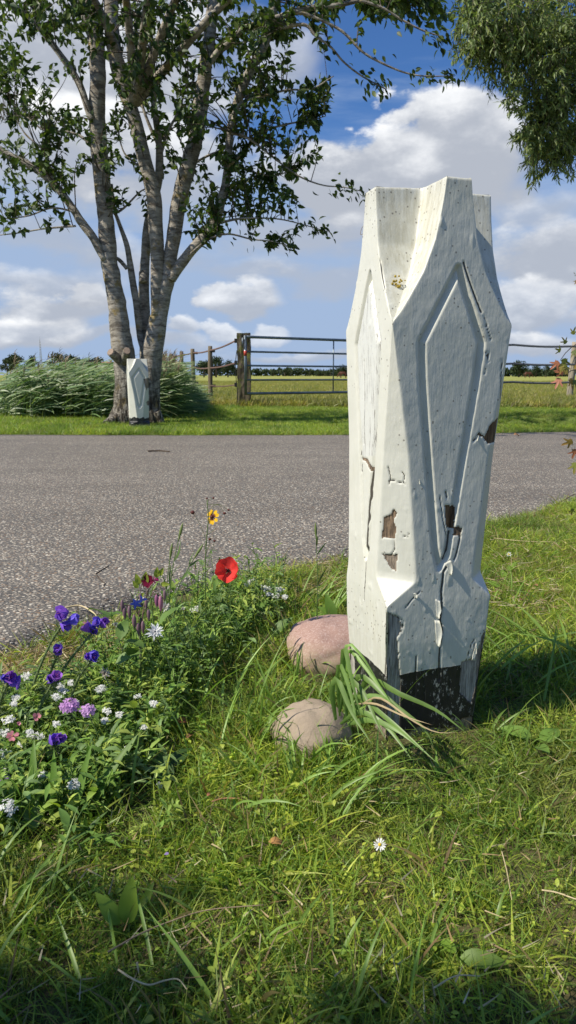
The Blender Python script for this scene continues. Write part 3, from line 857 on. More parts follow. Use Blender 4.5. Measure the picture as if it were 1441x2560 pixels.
# ------------------------------------------------------------------ scattering with geometry nodes
def scatter(name, pts, rz, scl, idx, variants, mat, tilt=None):
    pts = np.asarray(pts, float); n = len(pts)
    me = make_mesh(name, pts, [np.zeros((0, 3), int)]) if False else bpy.data.meshes.new(name)
    me.vertices.add(n); me.vertices.foreach_set('co', pts.astype(np.float32).ravel())
    rot = np.zeros((n, 3), np.float32); rot[:, 2] = rz
    if tilt is not None: rot[:, :2] = tilt
    a = me.attributes.new('rot', 'FLOAT_VECTOR', 'POINT'); a.data.foreach_set('vector', rot.ravel())
    a = me.attributes.new('scl', 'FLOAT', 'POINT'); a.data.foreach_set('value', np.asarray(scl, np.float32))
    a = me.attributes.new('idx', 'INT', 'POINT'); a.data.foreach_set('value', np.asarray(idx, np.int32))
    o = bpy.data.objects.new(name, me); COL.objects.link(o)
    lib = bpy.data.collections.new(name + '_shapes')
    for k, m in enumerate(variants):
        lib.objects.link(bpy.data.objects.new('%s_tuft_%02d' % (name, k), m))
    g = bpy.data.node_groups.new(name + '_scatter', 'GeometryNodeTree')
    g.interface.new_socket('Geometry', in_out='INPUT', socket_type='NodeSocketGeometry')
    g.interface.new_socket('Geometry', in_out='OUTPUT', socket_type='NodeSocketGeometry')
    N = g.nodes; L = g.links
    gi, go = N.new('NodeGroupInput'), N.new('NodeGroupOutput')
    ip = N.new('GeometryNodeInstanceOnPoints'); ci = N.new('GeometryNodeCollectionInfo')
    ci.inputs['Collection'].default_value = lib; ci.inputs['Separate Children'].default_value = True; ci.inputs['Reset Children'].default_value = True
    def na(nm, typ):
        q = N.new('GeometryNodeInputNamedAttribute'); q.data_type = typ; q.inputs['Name'].default_value = nm; return q.outputs['Attribute']
    m2p = N.new('GeometryNodeMeshToPoints')
    L.new(gi.outputs[0], m2p.inputs['Mesh']); L.new(m2p.outputs['Points'], ip.inputs['Points']); L.new(ci.outputs[0], ip.inputs['Instance'])
    ip.inputs['Pick Instance'].default_value = True
    L.new(na('idx', 'INT'), ip.inputs['Instance Index']); L.new(na('rot', 'FLOAT_VECTOR'), ip.inputs['Rotation']); L.new(na('scl', 'FLOAT'), ip.inputs['Scale'])
    L.new(ip.outputs[0], go.inputs[0])
    md = o.modifiers.new('scatter', 'NODES'); md.node_group = g
    return o


GREENS = np.array([(.30, .41, .05), (.22, .345, .045), (.42, .50, .08), (.125, .22, .035), (.36, .41, .065), (.25, .40, .085)])
DRY = np.array([(.36, .29, .15), (.30, .23, .11), (.42, .37, .22), (.22, .15, .08)])


def green(n, dry=.1, r=rng, pal=GREENS):
    c = pal[r.randint(0, len(pal), n)] * r.uniform(.75, 1.25, (n, 1))
    m = r.rand(n) < dry; c[m] = DRY[r.randint(0, 4, m.sum())] * r.uniform(.7, 1.1, (m.sum(), 1)); return c


def tuft(n, rad, l0, l1, w0, w1, dry, lean=(.1, 1.0), bend=(.2, 1.3), nseg=4, az=None, pal=GREENS, flat=0.0):
    r = rad * np.sqrt(rng.rand(n)); a = rng.rand(n) * 6.283
    base = np.stack([r * np.cos(a), r * np.sin(a), -.004 + 0 * r], 1)
    azim = rng.rand(n) * 6.283 if az is None else rng.normal(az, .7, n)
    ln = rng.uniform(*lean, n); bd = rng.uniform(*bend, n)
    fl = rng.rand(n) < flat; ln[fl] = rng.uniform(1.2, 1.5, fl.sum()); bd[fl] = rng.uniform(-.2, .25, fl.sum()); base[fl, 2] += rng.uniform(.004, .03, fl.sum())
    c = green(n, dry, pal=pal); tipc = c * rng.uniform(.95, 1.3, (n, 1))
    V, F, C = ribbons(base, azim, ln, bd, rng.uniform(l0, l1, n), rng.uniform(w0, w1, n), nseg, colr=c * [.95, .9, .9], tipcol=tipc, widen=.3)
    return V, F, C


def clover(n, rad, size):
    """small round leaves near the soil"""
    r = rad * np.sqrt(rng.rand(n)); a = rng.rand(n) * 6.283; h = rng.uniform(.006, .03, n)
    base = np.stack([r * np.cos(a), r * np.sin(a), h], 1); d = rand_dirs(n); d[:, 2] = np.abs(d[:, 2]) * .35
    return leaves(base, d, np.tile([0, 0, 1.], (n, 1)), rng.uniform(.6, 1.3, n) * size, rng.uniform(.5, .8, n) * size, .5, .2, 3, 'round', green(n, .02) * 1.15)


def variants(k, fn, mat, name):
    out = []
    for i in range(k):
        a = Acc(); fn(a, i); out.append(a.mesh(name, mat))
    return out


def lawn_tuft(a, i):
    dry = [.03, .06, .09, .06, .16, .04, .08, .34][i % 8]
    a.add(*tuft(30, .036, .022, .075, .0014, .0034, dry, (.1, 1.25), (.1, 1.3), 4, flat=.16 if dry < .4 else .6))
    if i % 3 == 1: a.add(*clover(7, .03, .008))
    if i % 4 == 2: a.add(*tuft(4, .03, .05, .10, .004, .0062, .1, (.2, 1.1), (.3, 1.3), 5))
    if i == 5: a.add(*clover(4, .035, .015))


LV = variants(12, lawn_tuft, M_LAWN, 'lawn_tuft')
POSTC = np.array([.284, 1.548])


def in_post(x, y, m=.02):
    dx, dy = x - POSTC[0], y - POSTC[1]; c, s = math.cos(POSTA), math.sin(POSTA)
    return (np.abs(dx * c + dy * s) < .11 + m) & (np.abs(-dx * s + dy * c) < .11 + m)


BOULD = [G(812, 1690), G(778, 1858)]
def near_mask(x, y, edge=.03):
    bl = np.zeros(x.shape, bool)
    for b, r_ in ((BOULD[0], .10), (BOULD[1], .055)): bl |= (x - b[0]) ** 2 + (y - b[1] - .03) ** 2 < r_ ** 2
    return (y < yn(x) - edge) & ~in_post(x, y, -.004) & ~bl


N0 = 26000
x = rng.uniform(-3.2, 4.2, N0 * 3); y = rng.uniform(.30, 5.6, N0 * 3)
vis = np.abs(x) < .41 * y + .45
keep = near_mask(x, y, .0) & vis
# thin, strawy strip along the road edge and bare soil under the flower bed
pxy, _ = proj(np.stack([x, y, 0 * x], -1))
BED = [(-400, 1500), (0, 1660), (150, 1640), (260, 1580), (420, 1500), (560, 1450), (700, 1440), (720, 1520), (600, 1700), (470, 1800), (380, 2050), (150, 2150), (-500, 2250)]
bed = inpoly(pxy, BED)
strip = np.clip((yn(x) - y) / .22, 0.12, 1)
strip = np.where(x > .5, np.clip(strip + .35, 0, 1), strip)
dn = np.clip(1.3 - .12 * y, .75, 1) * strip * np.where(bed, .5, 1)
patch = vnoise(np.stack([x, y, 0 * x], -1), 3.5, 21, 3)
dn = dn * np.clip(1.05 + patch * 1.2, .35, 1) * np.where((x < -.2) & (yn(x) - y < .16), .25, 1)
keep &= rng.rand(len(x)) < dn
x, y, patch = x[keep], y[keep], patch[keep]; n = len(x)
sc = rng.uniform(.6, 1.3, n) * (1 + .8 * vnoise(np.stack([x, y, 0 * x], -1), 5, 5, 2))
hug = np.minimum(np.hypot(x - POSTC[0], y - POSTC[1]), 9); sc *= 1 - .40 * np.exp(-((hug - .17) / .12) ** 2) * (y < 1.6)
sc *= np.where((x < .25) & (y > 1.15) & (y < 2.2), 1.08, 1)
lawn = scatter('lawn_grass', np.stack([x, y, ground_z(x, y)], 1), rng.rand(n) * 6.283, sc, rng.randint(0, 12, n), LV, M_LAWN, rng.normal(0, .12, (n, 2)))
tag(lawn, kind='stuff')

# verge across the road
def verge_tuft(a, i): a.add(*tuft(30, .09, .04, .12, .004, .009, [.04, .12, .2][i % 3], (.1, .9), (.2, 1.2), 3))
VV = variants(9, verge_tuft, M_LAWN, 'verge_tuft')
n = 42000; x = rng.uniform(-9, 9, n); y = rng.uniform(8.8, 18.6, n)
k = (y > yf(x) + .05 * rng.rand(n)) & (np.abs(x) < .42 * y + 1.2) & (rng.rand(n) < np.clip(1.25 - (y - 9) / 12, .3, 1)); x, y = x[k], y[k]; n = len(x)
s_ = rng.uniform(.6, 1.1, n) * np.where((x > -2.6) & (y > 9.6), .8, 1) * (1 + .5 * vnoise(np.stack([x, y, 0 * x], -1), 1.5, 5, 2))
s_ *= np.where((x < -1.2) & (y > 12.5), 1.5, 1)
o = scatter('verge_grass', np.stack([x, y, ground_z(x, y)], 1), rng.rand(n) * 6.283, s_, rng.randint(0, 9, n), VV, M_LAWN, rng.normal(0, .1, (n, 2))); tag(o, kind='stuff')

YEL = np.array([(.38, .36, .09), (.30, .33, .06), (.46, .40, .15), (.24, .29, .06)])
def field_tuft(a, i): a.add(*tuft(44, .35, .08, .24, .010, .024, .2, (.1, .8), (.1, .9), 2, pal=YEL))
FV = variants(6, field_tuft, M_LAWN, 'field_tuft')
n = 26000; y = 17.5 + 60 * rng.rand(n) ** 1.6; x = rng.uniform(-1, 1, n) * (.42 * y + 2)
o = scatter('meadow_grass', np.stack([x, y, ground_z(x, y) + .01], 1), rng.rand(n) * 6.283, rng.uniform(.6, 1.2, n), rng.randint(0, 6, n), FV, M_LAWN, None); tag(o, kind='stuff')

# ------------------------------------------------------------------ cherry tree across the road
TY = 11.45


def px_path(rows, Y=TY, dY=0.0):
    """rows: px, py, half-width px, optional depth offset -> x,y,z,r"""
    out = []
    for i, r in enumerate(rows):
        yy = Y + (r[3] if len(r) > 3 else dY); p = A(r[0], r[1], yy); dep = p[1] * cp - (p[2] - CAMH) * sp
        out.append([*p, r[2] * .95 * dep / FPX])
    return np.array(out)


tb = G(330, 1058)
tree = empty('cherry_tree', (tb[0], TY, 0), 'tall multi-stemmed cherry tree with banded bark on the verge across the road', 'tree')


def limb(name, rows, Y=TY, sides=14, n=None, rough=0.0, bmp=.10, mat=M_BARK, dY=0.0, seed=1, parent=None):
    P = px_path(rows, Y, dY); P = catmull(P, n or max(12, len(rows) * 7))
    V, F = tube(P, sides, None, bmp, seed, True, 7.0)
    zz = V[:, 2]; ra = np.clip(1.25 - zz * .9, 0, 1) * rough
    return obj(name, make_mesh(name, V, F, mat, attrs={'rough': ra}), parent or tree), P


PATHS = []
def L_(name, rows, **kw):
    o_, P = limb(name, rows, **kw); PATHS.append(P); return o_
t_left = L_('trunk', [(308, 1075, 56), (309, 1058, 42), (313, 1030, 34), (316, 990, 31), (316, 930, 31), (312, 900, 30), (306, 862, 27), (298, 800, 25), (291, 750, 24), (275, 667, 22), (268, 583, 21), (260, 500, 21), (250, 389, 22), (243, 291, 21), (246, 194, 20), (239, 97, 22), (228, 20, 20), (215, -80, 17), (200, -220, 12), (190, -340, 5)], sides=26, n=120, rough=1, bmp=.16, seed=3)
t_right = L_('trunk', [(378, 1078, 44), (377, 1055, 28), (378, 1000, 25), (378, 930, 26), (381, 880, 28), (390, 830, 25), (401, 778, 22), (408, 735, 22), (420, 694, 20), (427, 639, 18), (434, 597, 19), (447, 510, 20), (471, 413, 20), (491, 340, 19), (505, 243, 19), (517, 146, 17), (529, 49, 16), (538, -60, 14), (545, -200, 9), (560, -320, 4)], sides=24, n=120, rough=1, bmp=.14, seed=5, dY=.1)
L_('branch', [(392, 790, 14), (393, 722, 17), (394, 639, 18), (389, 555, 19), (384, 486, 20), (359, 389, 18), (335, 291, 18), (301, 194, 18), (282, 97, 19), (277, 0, 18), (268, -100, 14), (250, -260, 7)], sides=18, n=80, dY=.05, seed=7)
L_('branch', [(428, 700, 12), (439, 680, 14), (480, 625, 13), (530, 570, 14), (554, 500, 12), (568, 437, 11), (578, 316, 10), (607, 219, 12), (640, 150, 11), (668, 97, 10), (688, 0, 9), (700, -90, 7), (735, -200, 4)], sides=14, n=80, dY=.0, seed=9)
L_('branch', [(364, 930, 16), (364, 861, 15), (362, 778, 14), (360, 722, 14), (364, 639, 12), (370, 569, 12), (385, 500, 11), (398, 437, 11), (398, 355, 9), (386, 267, 8), (384, 185, 7), (378, 90, 6), (370, -40, 4)], sides=14, n=70, dY=.35, seed=11)
L_('branch', [(366, 905, 5), (352, 850, 8), (347, 805, 9), (340, 750, 9), (333, 708, 9), (325, 655, 8), (317, 611, 7), (297, 555, 5), (286, 520, 4), (280, 460, 3)], sides=10, n=50, dY=.2, seed=13)
L_('branch', [(280, 645, 5), (296, 648, 5), (310, 662, 5), (318, 672, 5)], sides=8, n=14, dY=.1, seed=14)
L_('branch', [(262, 650, 8), (247, 622, 10), (233, 593, 11), (200, 550, 11), (185, 525, 10), (136, 461, 10), (83, 418, 10), (24, 389, 9), (-20, 360, 8), (-90, 330, 5)], sides=12, n=60, dY=-.1, seed=15)
L_('branch', [(232, 300, 10), (224, 285, 9), (205, 225, 9), (185, 185, 9), (150, 135, 8), (121, 97, 8), (80, 50, 6), (30, 5, 5), (-40, -50, 4)], sides=12, n=60, dY=-.1, seed=17)
L_('branch', [(240, 150, 8), (228, 90, 10), (212, 40, 9), (195, -30, 8), (170, -120, 5)], sides=10, n=30, dY=-.05, seed=18)
L_('branch', [(520, 165, 7), (545, 130, 8), (575, 108, 8), (607, 73, 7), (650, 58, 7), (700, 42, 7), (760, 22, 7), (840, 14, 6), (921, -4, 5), (1010, -20, 3)], sides=10, n=60, dY=-.5, seed=19)
L_('branch', [(700, 70, 6), (762, 62, 4.5), (790, 90, 3.5), (828, 118, 3), (860, 155, 2.6), (905, 190, 2.2), (967, 224, 1.5)], sides=7, n=40, dY=-.9, seed=20)
L_('branch', [(740, 30, 5), (782, 41, 4), (854, 77, 3.6), (905, 128, 3.2), (950, 155, 2.8), (1008, 180, 2.2), (1060, 190, 1.8), (1137, 190, 1)], sides=7, n=44, dY=-1.1, seed=21)
L_('branch', [(900, 0, 4), (957, 20, 3.2), (1008, 51, 2.6), (1060, 77, 2.2), (1111, 93, 1.2)], sides=7, n=30, dY=-1.2, seed=22)
L_('branch', [(575, 330, 5), (620, 345, 3.6), (660, 375, 3), (700, 406, 2.6), (751, 442, 2.2), (808, 463, 1.8), (860, 468, 1.5), (912, 480, .9)], sides=7, n=44, dY=-.6, seed=23)
L_('branch', [(540, 560, 4), (590, 548, 3), (640, 545, 2.2), (700, 548, 1.8), (760, 562, 1.5), (822, 580, .8)], sides=7, n=34, dY=-.4, seed=24)
L_('branch', [(470, 640, 3), (520, 600, 3), (570, 585, 2.6), (630, 598, 2), (690, 605, 1.6), (738, 624, .9)], sides=7, n=34, dY=-.5, seed=25)
L_('branch', [(578, 316, 5), (600, 260, 4), (660, 240, 3.2), (720, 225, 2.6), (780, 222, 2), (835, 190, 1.2)], sides=7, n=34, dY=-.4, seed=26)
L_('branch', [(568, 420, 4), (610, 380, 3.4), (660, 330, 3), (720, 310, 2.4), (780, 300, 1.8), (815, 290, 1)], sides=7, n=34, dY=-.2, seed=27)
L_('branch', [(470, 430, 4), (500, 400, 3.4), (560, 380, 3), (610, 420, 2.6), (680, 440, 2), (740, 420, 1.2)], sides=7, n=34, dY=.3, seed=28)
L_('branch', [(250, 400, 5), (215, 350, 4), (170, 330, 3), (110, 325, 2.4), (60, 290, 1.6), (10, 300, 1)], sides=7, n=34, dY=.4, seed=29)
L_('branch', [(190, 530, 3), (130, 520, 2.4), (70, 540, 2), (0, 548, 1.2)], sides=7, n=30, dY=-.2, seed=30)
L_('branch', [(190, 565, 3), (110, 572, 2.2), (50, 582, 1.8), (-20, 590, 1)], sides=7, n=30, dY=-.25, seed=31)
L_('branch', [(136, 461, 4), (110, 380, 3), (60, 330, 2.2), (20, 250, 1.6), (0, 180, 1)], sides=7, n=30, dY=-.2, seed=32)
L_('branch', [(380, 480, 4), (350, 420, 3), (310, 380, 2.2), (290, 300, 1.6)], sides=7, n=30, dY=.3, seed=33)
L_('branch', [(284, 535, 4), (310, 520, 3), (350, 480, 2.2), (372, 470, 1.6)], sides=7, n=24, dY=.2, seed=34)
L_('branch', [(398, 400, 6), (420, 330, 4), (450, 270, 3), (470, 180, 2.2), (462, 80, 1.4)], sides=7, n=30, dY=.4, seed=35)
L_('branch', [(395, 360, 5), (365, 290, 4), (340, 200, 3), (335, 100, 2.2), (345, 0, 1.4)], sides=7, n=30, dY=.5, seed=36)
for bx_, by_, sd in ((-1.9, 8.2, 51), (-.3, 8.0, 52), (.9, 8.8, 53), (-2.9, 9.3, 54), (-1.0, 7.3, 55)):
    P = catmull(np.array([[-2.2, 11.3, 4.6, .07], [(-2.2 + bx_) / 2, (11.3 + by_) / 2 + .3, 5.6, .045], [bx_, by_, 5.75, .018], [bx_ + .25, by_ - .7, 5.7, .006]]), 26)
    V, F = tube(P, 8, None, .1, sd, True, 7); obj('branch', make_mesh('branch', V, F, M_BARK, attrs={'rough': np.zeros(len(V))}), tree); PATHS.append(P)
# sawn stubs, root flare
for rows, ey, face in [([(306, 905, 14), (290, 892, 12), (277, 880, 11)], -.3, (-.75, -.6, .1)), ([(312, 905, 12), (316, 888, 11), (318, 877, 10)], -.42, (.1, -1, .25)), ([(360, 705, 11), (358, 690, 11), (357, 682, 10)], .1, (0, -.9, .6))]:
    P = px_path([(a_, b_, c_, ey * (i + 1) / 3) for i, (a_, b_, c_) in enumerate(rows)]); P = catmull(P, 8)
    V, F = tube(P, 14, None, .12, 4, True, 9); s_o = obj('cut_stub', make_mesh('cut_stub', V, F, M_BARK, attrs={'rough': np.full(len(V), .6)}), tree)
    c0 = P[-1, :3]; fn = norm(P[-1, :3] - P[-3, :3]); r0 = P[-1, 3] * .86
    V, F = tube(np.array([[*(c0 - fn * .01), r0], [*(c0 + fn * .008), r0]]), 16); obj('cut_face', make_mesh('cut_face', V, F, M_CUT, smooth=False), s_o)
for rows in ([(300, 1040, 15, -.1), (280, 1052, 12, -.25), (262, 1060, 8, -.3), (248, 1066, 3, -.3)], [(330, 1030, 12, -.2), (334, 1050, 13, -.35), (336, 1066, 10, -.4)], [(362, 1020, 11, -.2), (352, 1045, 13, -.25), (344, 1064, 10, -.3)], [(392, 1030, 10, 0), (402, 1050, 9, 0), (408, 1064, 6, 0)]):
    limb('root', rows, rough=1, bmp=.3, seed=41)

# twigs and leaves
CROWN = [  # px, py, rx, ry, depth spread, sprays
    (90, 60, 140, 80, 1.6, 120), (300, 40, 180, 60, 1.8, 100), (520, 60, 160, 80, 1.8, 120), (720, 40, 120, 60, 1.4, 90), (900, 18, 120, 34, .8, 70), (1050, 30, 80, 36, .6, 56), (1000, 10, 120, 20, .6, 40),
    (60, 190, 90, 70, 1.3, 58), (190, 130, 50, 50, 1.2, 24), (110, 270, 90, 60, 1.3, 50), (60, 370, 90, 80, 1.1, 60), (170, 350, 70, 60, 1.1, 40), (160, 440, 50, 50, 1.0, 26), (30, 500, 70, 50, .9, 24), (100, 560, 90, 20, .6, 10),
    (290, 360, 50, 110, 1.3, 44), (330, 180, 50, 100, 1.5, 50), (420, 180, 70, 120, 1.6, 95), (440, 330, 60, 80, 1.4, 46), (330, 490, 50, 40, .8, 14), (480, 250, 40, 90, 1.2, 34),
    (620, 150, 70, 70, 1.2, 60), (690, 110, 50, 40, 1.0, 24), (620, 240, 60, 50, 1.1, 44), (720, 240, 90, 42, .8, 60), (800, 215, 35, 28, .5, 20), (700, 320, 60, 40, .8, 30), (780, 310, 40, 36, .5, 16),
    (600, 380, 70, 60, 1.1, 52), (660, 450, 90, 50, .9, 66), (600, 500, 80, 50, .9, 50), (500, 470, 50, 70, 1.0, 30), (560, 580, 80, 22, .6, 18), (690, 600, 50, 20, .4, 14), (760, 400, 36, 26, .4, 9), (520, 540, 40, 50, .8, 16),
    (300, -90, 500, 110, 2.2, 120), (850, -60, 250, 60, 1.3, 50), (-100, 200, 110, 250, 1.5, 60)]
r2 = np.random.RandomState(11)
allP = np.concatenate([P for P in PATHS if P[:, 2].max() > 2.2]); allP = allP[allP[:, 2] > 1.8]
ends = []
for (bx, by, rx, ry, dz, k) in CROWN:
    for _ in range(int(k * .50)):
        a_ = r2.rand() * 6.283; q = math.sqrt(r2.rand())
        ends.append(A(bx + rx * q * math.cos(a_), by + ry * q * math.sin(a_), TY + r2.uniform(-1.0, 1.1) * dz))
for _ in range(120):      # the crown's near side, arching over the road above the picture
    yq = r2.uniform(6.9, 10.6); ends.append(np.array([r2.uniform(-3.6, 1.6), yq, .75 + yq * .47 + r2.uniform(.5, 1.8)]))
ends = np.array(ends)
tw = Acc(); LB, LD, LNn, LS = [], [], [], []
spray_tag = []


def twig_with_leaves(p0, p1, r0, nleaf, span=.42, acc=tw, hang=.35, rr=r2, sz=(.092, .145)):
    L = np.linalg.norm(p1 - p0); mid = (p0 + p1) / 2 + rr.normal(0, .06, 3) * L + [0, 0, .07 * L]
    P = catmull(np.array([[*p0, r0], [*mid, r0 * .7], [*p1, .0022]]), max(5, int(L / .12) + 3))
    acc.add(*tube(P, 4, None, 0, 0, False), (.05, .04, .03))
    s = np.linspace(0, 1, len(P)); st = max(0, 1 - span / max(L, .05))
    for t_ in np.linspace(st, 1, nleaf):
        c = np.array([np.interp(t_, s, P[:, k]) for k in range(3)]); dr = norm(P[min(len(P) - 1, int(t_ * (len(P) - 1)) + 1), :3] - P[int(t_ * (len(P) - 1) * .99), :3] + 1e-6)
        d = norm(dr * rr.uniform(.2, 1.0) + rr.normal(0, .55, 3) + [.22, 0, -hang])
        LB.append(c + rr.normal(0, .012, 3)); LD.append(d); LNn.append(norm(rr.normal(0, .6, 3) + [0, 0, 1.0])); LS.append(rr.uniform(*sz))


for e in ends:
    d = np.linalg.norm(allP[:, :3] - e + [0, 0, .25], axis=1); j = np.argmin(d + r2.rand(len(d)) * .25)
    p0 = allP[j, :3]
    if np.linalg.norm(p0 - e) > 1.5: p0 = e + norm(p0 - e) * 1.5 if np.linalg.norm(p0 - e) > 2.6 else p0
    twig_with_leaves(p0, e, min(.009, allP[j, 3] * .6), r2.randint(8, 16))
obj('twigs', tw.mesh('twigs', M_BARK2), tree)['kind'] = 'stuff'


def leafmesh(B, Dd, Nn, S, r, pal, prof='ovate', wr=.58, nseg=3):
    n = len(B); S = np.array(S)
    return leaves(np.array(B), np.array(Dd), np.array(Nn), S, S * wr * r.uniform(.85, 1.15, n), r.uniform(.2, .9, n), r.uniform(.1, .5, n), nseg, prof, pal[r.randint(0, len(pal), n)] * r.uniform(.7, 1.3, (n, 1)))


TPAL = np.array([(.045, .08, .02), (.06, .105, .026), (.085, .135, .032), (.035, .065, .018), (.12, .165, .035)])
a_ = Acc(); a_.add(*leafmesh(LB, LD, LNn, LS, r2, TPAL)); o = a_.obj('leaves', M_TREELEAF, tree); o['kind'] = 'stuff'
# single leaves along the long drooping sprays, each one a leaf of its own
LB, LD, LNn, LS = [], [], [], []; tw = Acc()
tipsets = [(19, 8), (12 - 1, 30), (13 - 1, 34)]
for P in PATHS[11:17]:
    n_ = 30
    for t_ in np.concatenate([np.linspace(.35, 1, 14), 1 - .22 * r2.rand(16) ** 1.5]):
        i = t_ * (len(P) - 1); c = P[int(i), :3]; dr = norm(P[min(int(i) + 1, len(P) - 1), :3] - P[max(int(i) - 1, 0), :3])
        for _ in range(2 if t_ > .7 else 1):
            off = r2.normal(0, .05, 3) + [0, 0, .03 * r2.normal()]
            LB.append(c + off); LD.append(norm(dr * .6 + r2.normal(0, .5, 3) + [.2, 0, -.45])); LNn.append(norm(r2.normal(0, .6, 3) + [0, 0, 1])); LS.append(r2.uniform(.08, .12))
LV_ = []
for k in range(12):
    V, F, C = leaves([[0, 0, 0]], [[1., 0, 0]], [[0, 0, 1.]], 1.0, r2.uniform(.48, .58), r2.uniform(.2, .9), r2.uniform(.1, .5), 4, 'ovate', TPAL[k % 5][None] * r2.uniform(.8, 1.2))
    LV_.append(make_mesh('leaf', V, F, M_TREELEAF, C))


def frame_matrix(p, d, n, s):
    d = norm(d); n = norm(n - d * np.dot(n, d)); y_ = np.cross(n, d)
    return Matrix(((d[0] * s, y_[0] * s, n[0] * s, p[0]), (d[1] * s, y_[1] * s, n[1] * s, p[1]), (d[2] * s, y_[2] * s, n[2] * s, p[2]), (0, 0, 0, 1)))


def put_piece(name, me, parent, p, d, n, s):
    o = bpy.data.objects.new(name, me); COL.objects.link(o); o.parent = parent
    M = parent_matrix(parent).inverted() @ frame_matrix(np.asarray(p, float), np.asarray(d, float), np.asarray(n, float), s)
    l, q, s3 = M.decompose(); o.location = l; o.rotation_mode = 'XYZ'; o.rotation_euler = q.to_euler(); o.scale = s3
    return o


for k in range(min(290, len(LB))): put_piece('leaf', LV_[k % 12], tree, LB[k], LD[k], LNn[k], LS[k])

# ------------------------------------------------------------------ willow at the upper right
WY = 9.2
wt = empty('willow_tree', (5.9, WY, 0), 'willow tree with small narrow grey-green leaves hanging into the top right corner', 'tree')
def wlimb(name, pts, sides=12, n=40, seed=2):
    V, F = tube(catmull(np.array(pts, float), n), sides, None, .12, seed, True, 5); return obj(name, make_mesh(name, V, F, M_WBARK), wt), catmull(np.array(pts, float), n)
wlimb('trunk', [(5.95, WY, -.1, .34), (5.9, WY, .4, .28), (5.8, WY, 1.5, .25), (5.85, WY + .1, 3, .22), (5.7, WY + .2, 4.6, .18), (5.6, WY, 6.3, .12), (5.5, WY, 8, .05)], 18, 50)
WB = []
def wl_px(rows, dY=0.0, **kw):
    P = [[5.75, WY + .1, rows[0][3], .08]] + [list(r) for r in px_path([(a, b, c) for a, b, c, _ in rows], WY + dY)]
    o_, Q = wlimb('branch', P, 9, 40, 5); WB.append(Q)
wl_px([(1600, 120, 12, 3.2), (1441, 88, 8, 0), (1400, 92, 7, 0), (1340, 96, 5, 0), (1270, 100, 3, 0), (1200, 90, 1.5, 0)])
wl_px([(1560, 60, 9, 3.6), (1441, 66, 5, 0), (1380, 66, 4, 0), (1300, 75, 3, 0), (1230, 60, 1.5, 0)], .3)
wl_px([(1560, 200, 8, 2.8), (1441, 240, 3.5, 0), (1400, 265, 3, 0), (1370, 290, 2.5, 0), (1330, 340, 1.5, 0)], -.3)
wl_px([(1640, -40, 14, 4.2), (1480, -60, 9, 0), (1350, -50, 6, 0), (1230, -20, 4, 0), (1150, 40, 1.5, 0)], .2)
wl_px([(1620, 330, 8, 2.3), (1500, 330, 5, 0), (1441, 350, 3, 0), (1390, 390, 1.5, 0)], .1)
WCR = [(1330, 30, 190, 60, 1.3, 150), (1390, 110, 110, 70, 1.3, 150), (1230, 90, 80, 60, .9, 80), (1180, 30, 60, 50, .8, 36), (1165, 140, 36, 40, .4, 18), (1270, 170, 80, 50, .9, 74), (1390, 210, 80, 50, 1.1, 80), (1240, 220, 36, 22, .4, 12),
       (1320, 250, 60, 40, .7, 44), (1350, 330, 66, 50, .8, 66), (1420, 330, 50, 70, .9, 60), (1340, 410, 40, 40, .5, 36), (1410, 420, 36, 30, .5, 20), (1325, 455, 16, 20, .2, 8), (1290, 350, 18, 18, .2, 8), (1200, 110, 80, 90, .8, 60), (1290, 60, 120, 80, 1.2, 90), (1340, 230, 100, 60, 1, 70), (1370, 350, 70, 70, .8, 50), (1560, 150, 110, 250, 1.4, 120), (1350, -80, 250, 60, 1.3, 90)]
r3 = np.random.RandomState(5); wa = np.concatenate(WB); tw = Acc(); LB, LD, LNn, LS = [], [], [], []
for (bx, by, rx, ry, dz, k) in WCR:
    for _ in range(int(k)):
        a0 = r3.rand() * 6.283; q = math.sqrt(r3.rand()); e = A(bx + rx * q * math.cos(a0), by + ry * q * math.sin(a0), WY + r3.uniform(-1, 1) * dz)
        d = np.linalg.norm(wa[:, :3] - e - [.1, 0, .2], axis=1); j = np.argmin(d + r3.rand(len(d)) * .2); p0 = wa[j, :3]
        if np.linalg.norm(p0 - e) > .8: p0 = e + norm(p0 - e + [0, 0, .4]) * .6
        twig_with_leaves(p0, e, .005, r3.randint(16, 26), .5, tw, .35, r3, (.065, .11))
obj('twigs', tw.mesh('twigs', M_BARK2), wt)['kind'] = 'stuff'
WPAL = np.array([(.13, .19, .06), (.17, .23, .08), (.25, .30, .15), (.09, .14, .045), (.22, .26, .07)])
a_ = Acc(); a_.add(*leafmesh(LB, LD, LNn, LS, r3, WPAL, 'lance', .27, 2)); o = a_.obj('leaves', M_WILLOW, wt); o['kind'] = 'stuff'

